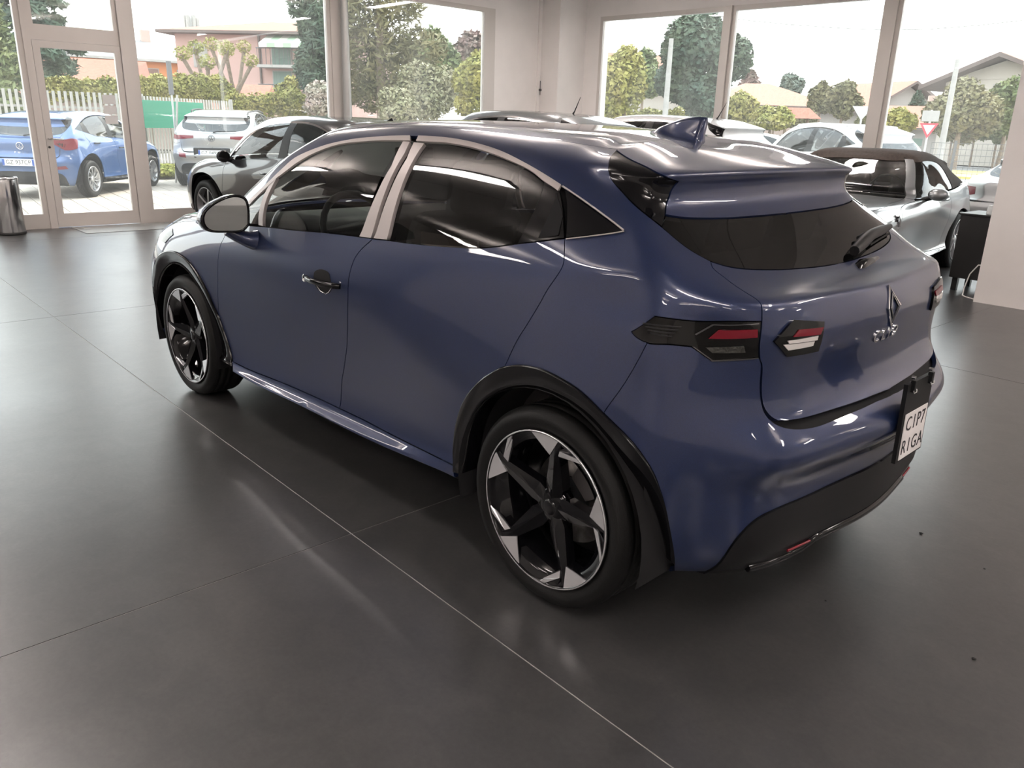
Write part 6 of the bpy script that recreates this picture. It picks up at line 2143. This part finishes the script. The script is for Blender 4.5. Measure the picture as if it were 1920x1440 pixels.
house('villa', 'small distant house with terracotta roof between two olive trees', 1545, 108, 7.5, 6, 4.4, OM['rosew'], OM['tile'], .0, 'hip', 1.4, .6, wins=((0, 1.8, 1.2, 1.0, OM['brownsh']),))
house('villa', 'leaning roofed terracotta house behind the bright green tree', 1212, 58, 5, 6, 4.0, OM['cream'], OM['tile'], .5, 'gable', 2.4, .6, ridge='x')
house('villa', 'grey house with steep red roof and narrow windows behind the white suv', 1690, 74, 7.0, 7.5, 3.6, OM['greyw'], OM['tile'], .75, 'gable', 2.0, .9, ridge='y', wins=((-.5, 2.6, .4, 1.1, OM['white']), (1.0, 2.5, .4, 1.0, OM['white']), (-1.6, .8, 1.0, 1.3, OM['brownsh'])))
house('outbuilding', 'low grey house with terracotta roof and chimney beside the yield sign', 1738, 64, 5.6, 5, 2.0, OM['greyw'], OM['tile'], .1, 'gable', 1.5, .6, ridge='x', wins=((-.6, .8, .9, .5, OM['shut']),), chim=(.3,))
house('villa', 'large cream gable house with dark eaves behind the wide olive tree', 1862, 51, 5.8, 9, 4.4, OM['cream'], OM['tile'], -.40, 'gable', 1.25, 1.0, ridge='y', wins=((.0, 3.5, .7, .6, OM['brownsh']), (1.8, 1.3, 1.0, 1.4, OM['brownsh'])))
# small shelter roof by the hedge
sh_l, sh_a = facing(1492, 43.2)
m = empty('garden_shelter', sh_l, sh_a); tag(m, 'small tiled garden shelter on posts beside the railing', 'shelter')
z0 = at_dist((1492, 222), 43.2)[2]
t = MB(); t.add([(-1.1, -.6, z0), (1.1, -.6, z0), (.5, 0, z0 + .5), (-.5, 0, z0 + .5), (1.1, .6, z0), (-1.1, .6, z0)], [(0, 1, 2, 3), (4, 5, 3, 2), (1, 4, 2), (5, 0, 3), (0, 5, 4, 1)]); t.build('roof', OM['tile'], m)
for s in (-.5, .5):
    t = MB(); t.tube([(s, 0, 0), (s, 0, z0 + .1)], .08, 6); t.build('post', OM['bark'], m)


# ---- fences
def rail_fence(name, label, pts, z1, post_m, slat_m, step=.16, slat_w=.07, z0=.12, rails=(.25, .8), cat='fence', th=.02):
    a, b = np.array(pts[0][:2]), np.array(pts[1][:2])
    Ln = np.linalg.norm(b - a); ang = math.atan2(*(b - a)[::-1])
    root = empty(name, (a[0], a[1], 0), ang); tag(root, label, cat)
    sm_ = MB(); sm_.box((0, -th / 2, z0), (slat_w, th / 2, z1)); sm_ = sm_.me('slat')
    n = int(Ln / step)
    for i in range(n):
        obj('slat', sm_, slat_m, root, (i * step, 0, 0))
    for r in rails:
        m = MB(); m.box((0, .012, z1 * r), (Ln, .05, z1 * r + .05)); m.build('rail', post_m, root)
    k = max(2, int(Ln / 2.6) + 1)
    for i in range(k):
        m = MB(); x = Ln * i / (k - 1); m.box((x - .04, .03, 0), (x + .04, .11, z1 + .05)); m.build('post', post_m, root)
    return root


f0, f1, f2 = at_dist((-60, 240), 21.5), at_dist((262, 240), 22.5), at_dist((440, 240), 26)
zf_ = at_dist((150, 172), 22)[2]
rail_fence('slat_fence', 'weathered white slat fence below the hedge by the blue hatchback', (f0, f1), zf_, OM['conc'], OM['slat'], .125, .06)
f1b = f1 + (f2 - f1) * .06
rail_fence('slat_fence', 'weathered white slat fence carrying the green sheet panel', (f1b, f2), at_dist((330, 184), 24)[2], OM['conc'], OM['slat'], .125, .06)
g = empty('sheet_fence', (at_dist((258, 240), 21.6)[0], at_dist((258, 240), 21.6)[1], 0)); tag(g, 'green corrugated sheet panel fixed in front of the slat fence', 'fence panel')
ga, gb = at_dist((258, 240), 21.6), at_dist((384, 240), 23.6)
gz0, gz1 = at_dist((320, 240), 22.6)[2], at_dist((320, 190), 22.6)[2]
n = 22
for i in range(n):
    p0 = ga + (gb - ga) * i / n - ga; p1 = ga + (gb - ga) * (i + 1) / n - ga
    q = (p0 + p1) / 2 + np.array([-.03, -.03, 0])
    m = MB(); m.add([(p0[0], p0[1], gz0), (q[0], q[1], gz0), (p1[0], p1[1], gz0), (p0[0], p0[1], gz1), (q[0], q[1], gz1), (p1[0], p1[1], gz1), (p0[0] + .03, p0[1] + .03, gz0), (p1[0] + .03, p1[1] + .03, gz0), (p0[0] + .03, p0[1] + .03, gz1), (p1[0] + .03, p1[1] + .03, gz1)], [(0, 1, 4, 3), (1, 2, 5, 4), (7, 6, 8, 9), (3, 4, 5, 9, 8)])
    m.build('corrugation', OM['green'], g)
lw = MB(); a_, b_ = at_dist((322, 240), 22.3), at_dist((430, 240), 24.6)
dd = (b_ - a_)[:2]; nn = np.array([-dd[1], dd[0]]) / np.linalg.norm(dd) * .1
lw.prism([(a_[0], a_[1]), (b_[0], b_[1]), (b_[0] + nn[0], b_[1] + nn[1]), (a_[0] + nn[0], a_[1] + nn[1])], 0, .55)
tag(lw.build('garden_wall', OM['conc']), 'low grey concrete wall under the green sheet panel', 'wall')
# grass bed
gq = [at_dist((272, 240), 20.6), at_dist((318, 240), 21.0), at_dist((318, 240), 21.9), at_dist((268, 240), 21.2)]
m = MB(); m.prism([(p[0], p[1]) for p in gq], -.02, .12); gb_ = m.build('grass_bed', OM['grass']); tag(gb_, 'sunlit yellow green grass bed behind the silver suv', 'grass', kind='stuff')
rng = np.random.default_rng(77)
blobs = [((p := gq[0] + (gq[1] - gq[0]) * t + (gq[3] - gq[0]) * .4, 0)[0] * [1, 1, 0] + [0, 0, .16], (.7, .7, .14)) for t in np.linspace(.03, .97, 12)]
V, F = leaf_cloud(blobs, 2600, .12, rng)
fl = obj('grass_tuft', mesh('grass_tuft', V, F), OM['grass'], gb_)
# leaning stake and dark sign post
pp = at_dist((322, 262), 19.4); qq = at_dist((332, 178), 19.6)
m = MB(); m.tube([(pp[0], pp[1], 0), tuple(qq)], .025, 6); tag(m.build('wooden_stake', OM['slat']), 'thin pale stake leaning against the fence', 'stake')
p = at_dist((328, 240), 19.0); zt = at_dist((328, 115), 19.0)[2]; zb2 = at_dist((330, 178), 19.0)[2]
r = empty('sign_post', (p[0], p[1], 0), .3); tag(r, 'dark narrow sign seen edge on upon a thin post', 'sign')
m = MB(); m.tube([(0, 0, 0), (0, 0, zt)], .02, 8); m.build('post', OM['zinc'], r)
m = MB(); m.box((-.03, -.045, zb2), (.03, .045, zt), .008); m.build('sign_board', OM['iron'], r)

# ---- antenna mast far left
p = at_dist((377, 240), 90); zt = at_dist((375, 16), 90)[2]
r = empty('antenna_mast', (p[0], p[1], 0)); tag(r, 'tall telecom mast with panel aerials behind the pink house', 'mast')
m = MB(); m.tube([(0, 0, 0), (0, 0, zt)], [.35, .14], 8); m.build('pole', OM['zinc'], r)
for k in range(6):
    a = k * PI / 3
    m = MB(); m.box((.55 * math.cos(a) - .13, .55 * math.sin(a) - .13, zt - 2.6), (.55 * math.cos(a) + .13, .55 * math.sin(a) + .13, zt - .7)); m.build('panel_aerial', OM['conc'], r)
# ---- lamp posts
for lab, px, D, top in (('slim grey lamp post outside the second window', 653, 13.2, -140), ('pale concrete lamp post beside the giant evergreen', 1245, 30, 72), ('slim leaning grey pole before the wide olive tree', 1772, 34, 112)):
    p = at_dist((px, 240), D); zt = at_dist((px, top), D)[2]
    r = empty('lamp_post', (p[0], p[1], 0)); tag(r, lab, 'post')
    m = MB(); m.tube([(0, 0, 0), (0, 0, zt)], [.075 if D < 20 else .12, .05 if D < 20 else .08], 10); m.build('pole', OM['zinc'] if D < 20 else OM['conc'], r)
    m = MB(); m.lathe([(0, 0), (.13, 0), (.13, .25), (.09, .28)], 12); m.build('foot', OM['conc'], r)

# ---- yield sign
p = at_dist((1741, 240), 33)
r = empty('yield_sign', (p[0], p[1], 0), math.atan2(*(p[:2] - CAM[:2])[::-1]) - PI / 2); tag(r, 'red and white triangular yield sign on a post beyond the fence', 'sign')
zt = at_dist((1741, 231), 33)[2]; zb2 = at_dist((1741, 260), 33)[2]; s = (zt - zb2) * .58
m = MB(); m.prism([(-s, zt), (s, zt), (0, zb2)], -.015, .0, 'y'); sg = m.build('sign_plate', OM['red'], r)
c = (zt * 2 + zb2) / 3
m = MB(); m.prism([(-s * .62, c + (zt - c) * .62), (s * .62, c + (zt - c) * .62), (0, c + (zb2 - c) * .62)], -.022, -.016, 'y'); m.build('white_centre', OM['white'], sg)
m = MB(); m.box((-s * .9, -.02, zt + .06), (s * .9, 0, zt + .42)); m.build('direction_board', OM['conc'], r)
m = MB(); m.tube([(0, .03, 0), (0, .03, zt + .45)], .035, 8); m.build('post', OM['zinc'], r)
# back of a round-topped traffic sign
p = at_dist((1612, 240), 33); r = empty('traffic_sign', (p[0], p[1], 0), math.atan2(*(p[:2] - CAM[:2])[::-1]) - PI / 2); tag(r, 'dark back of a triangular traffic sign before the steep red roof', 'sign')
zt = at_dist((1612, 199), 33)[2]; zb2 = at_dist((1612, 226), 33)[2]; s = .36
m = MB(); m.prism([(-s, zt), (s, zt), (0, zb2)], -.01, .01, 'y'); m.build('sign_plate', OM['zinc'], r)
m = MB(); m.tube([(0, .03, 0), (0, .03, zt)], .035, 8); m.build('post', OM['zinc'], r)

# ---- field, mesh fence and railing on the right
fq = [at_dist((1700, 240), 35.5), at_dist((2050, 240), 35.5), at_dist((2050, 240), 42.5), at_dist((1700, 240), 42.5)]
m = MB(); m.prism([(p[0], p[1]) for p in fq], -.06, .02); tag(m.build('crop_field', OM['field']), 'ripe yellow crop field beyond the mesh fence', 'field', kind='stuff')
a, b = at_dist((1752, 240), 27), at_dist((1960, 240), 27)
Ln = np.linalg.norm((b - a)[:2]); an = math.atan2(b[1] - a[1], b[0] - a[0])
mf = empty('mesh_fence', (a[0], a[1], 0), an); tag(mf, 'dark welded mesh fence in front of the yellow field', 'fence')
zt = at_dist((1800, 268), 27)[2]
zt = max(zt, 1.05)
for i in range(int(Ln / .13)):
    m = MB(); m.box((i * .13, -.004, .05), (i * .13 + .009, .004, zt)); m.build('wire', OM['iron'], mf)
for k in range(8):
    m = MB(); m.box((0, .004, .1 + k * (zt - .12) / 7), (Ln, .012, .112 + k * (zt - .12) / 7)); m.build('wire', OM['iron'], mf)
for i in range(3):
    m = MB(); m.box((.62 + i * 2.6 - .035, .01, 0), (.62 + i * 2.6 + .035, .08, zt + .06)); m.build('post', OM['iron'], mf)
a, b = at_dist((1420, 240), 36), at_dist((1620, 240), 36)
rail_fence('railing', 'grey vertical bar railing along the road beyond the pearl white crossover', (a, b), 1.35, OM['iron'], OM['zinc'], .14, .03, .1, (.1, .93), 'railing')
a, b = at_dist((1130, 240), 31), at_dist((1350, 240), 31)
rail_fence('railing', 'grey vertical bar railing below the bright green tree', (a, b), 1.35, OM['iron'], OM['zinc'], .16, .03, .1, (.1, .93), 'railing')
p = at_dist((1427, 300), 22); r = MB(); r.tube([(p[0], p[1], 0), (p[0], p[1], 1.15)], .07, 10); tag(r.build('bollard', OM['iron']), 'dark round bollard behind the pearl white crossover', 'bollard')
# overhead cable
D = 40
pts = [at_dist((x, y), D) for x, y in ((1290, 20), (1380, 36), (1480, 46), (1580, 53), (1660, 56), (1740, 55), (1840, 47), (1960, 33))]
m = MB(); m.tube(pts, .016, 5); tag(m.build('overhead_cable', OM['iron']), 'thin overhead cable sagging across the white sky', 'cable')
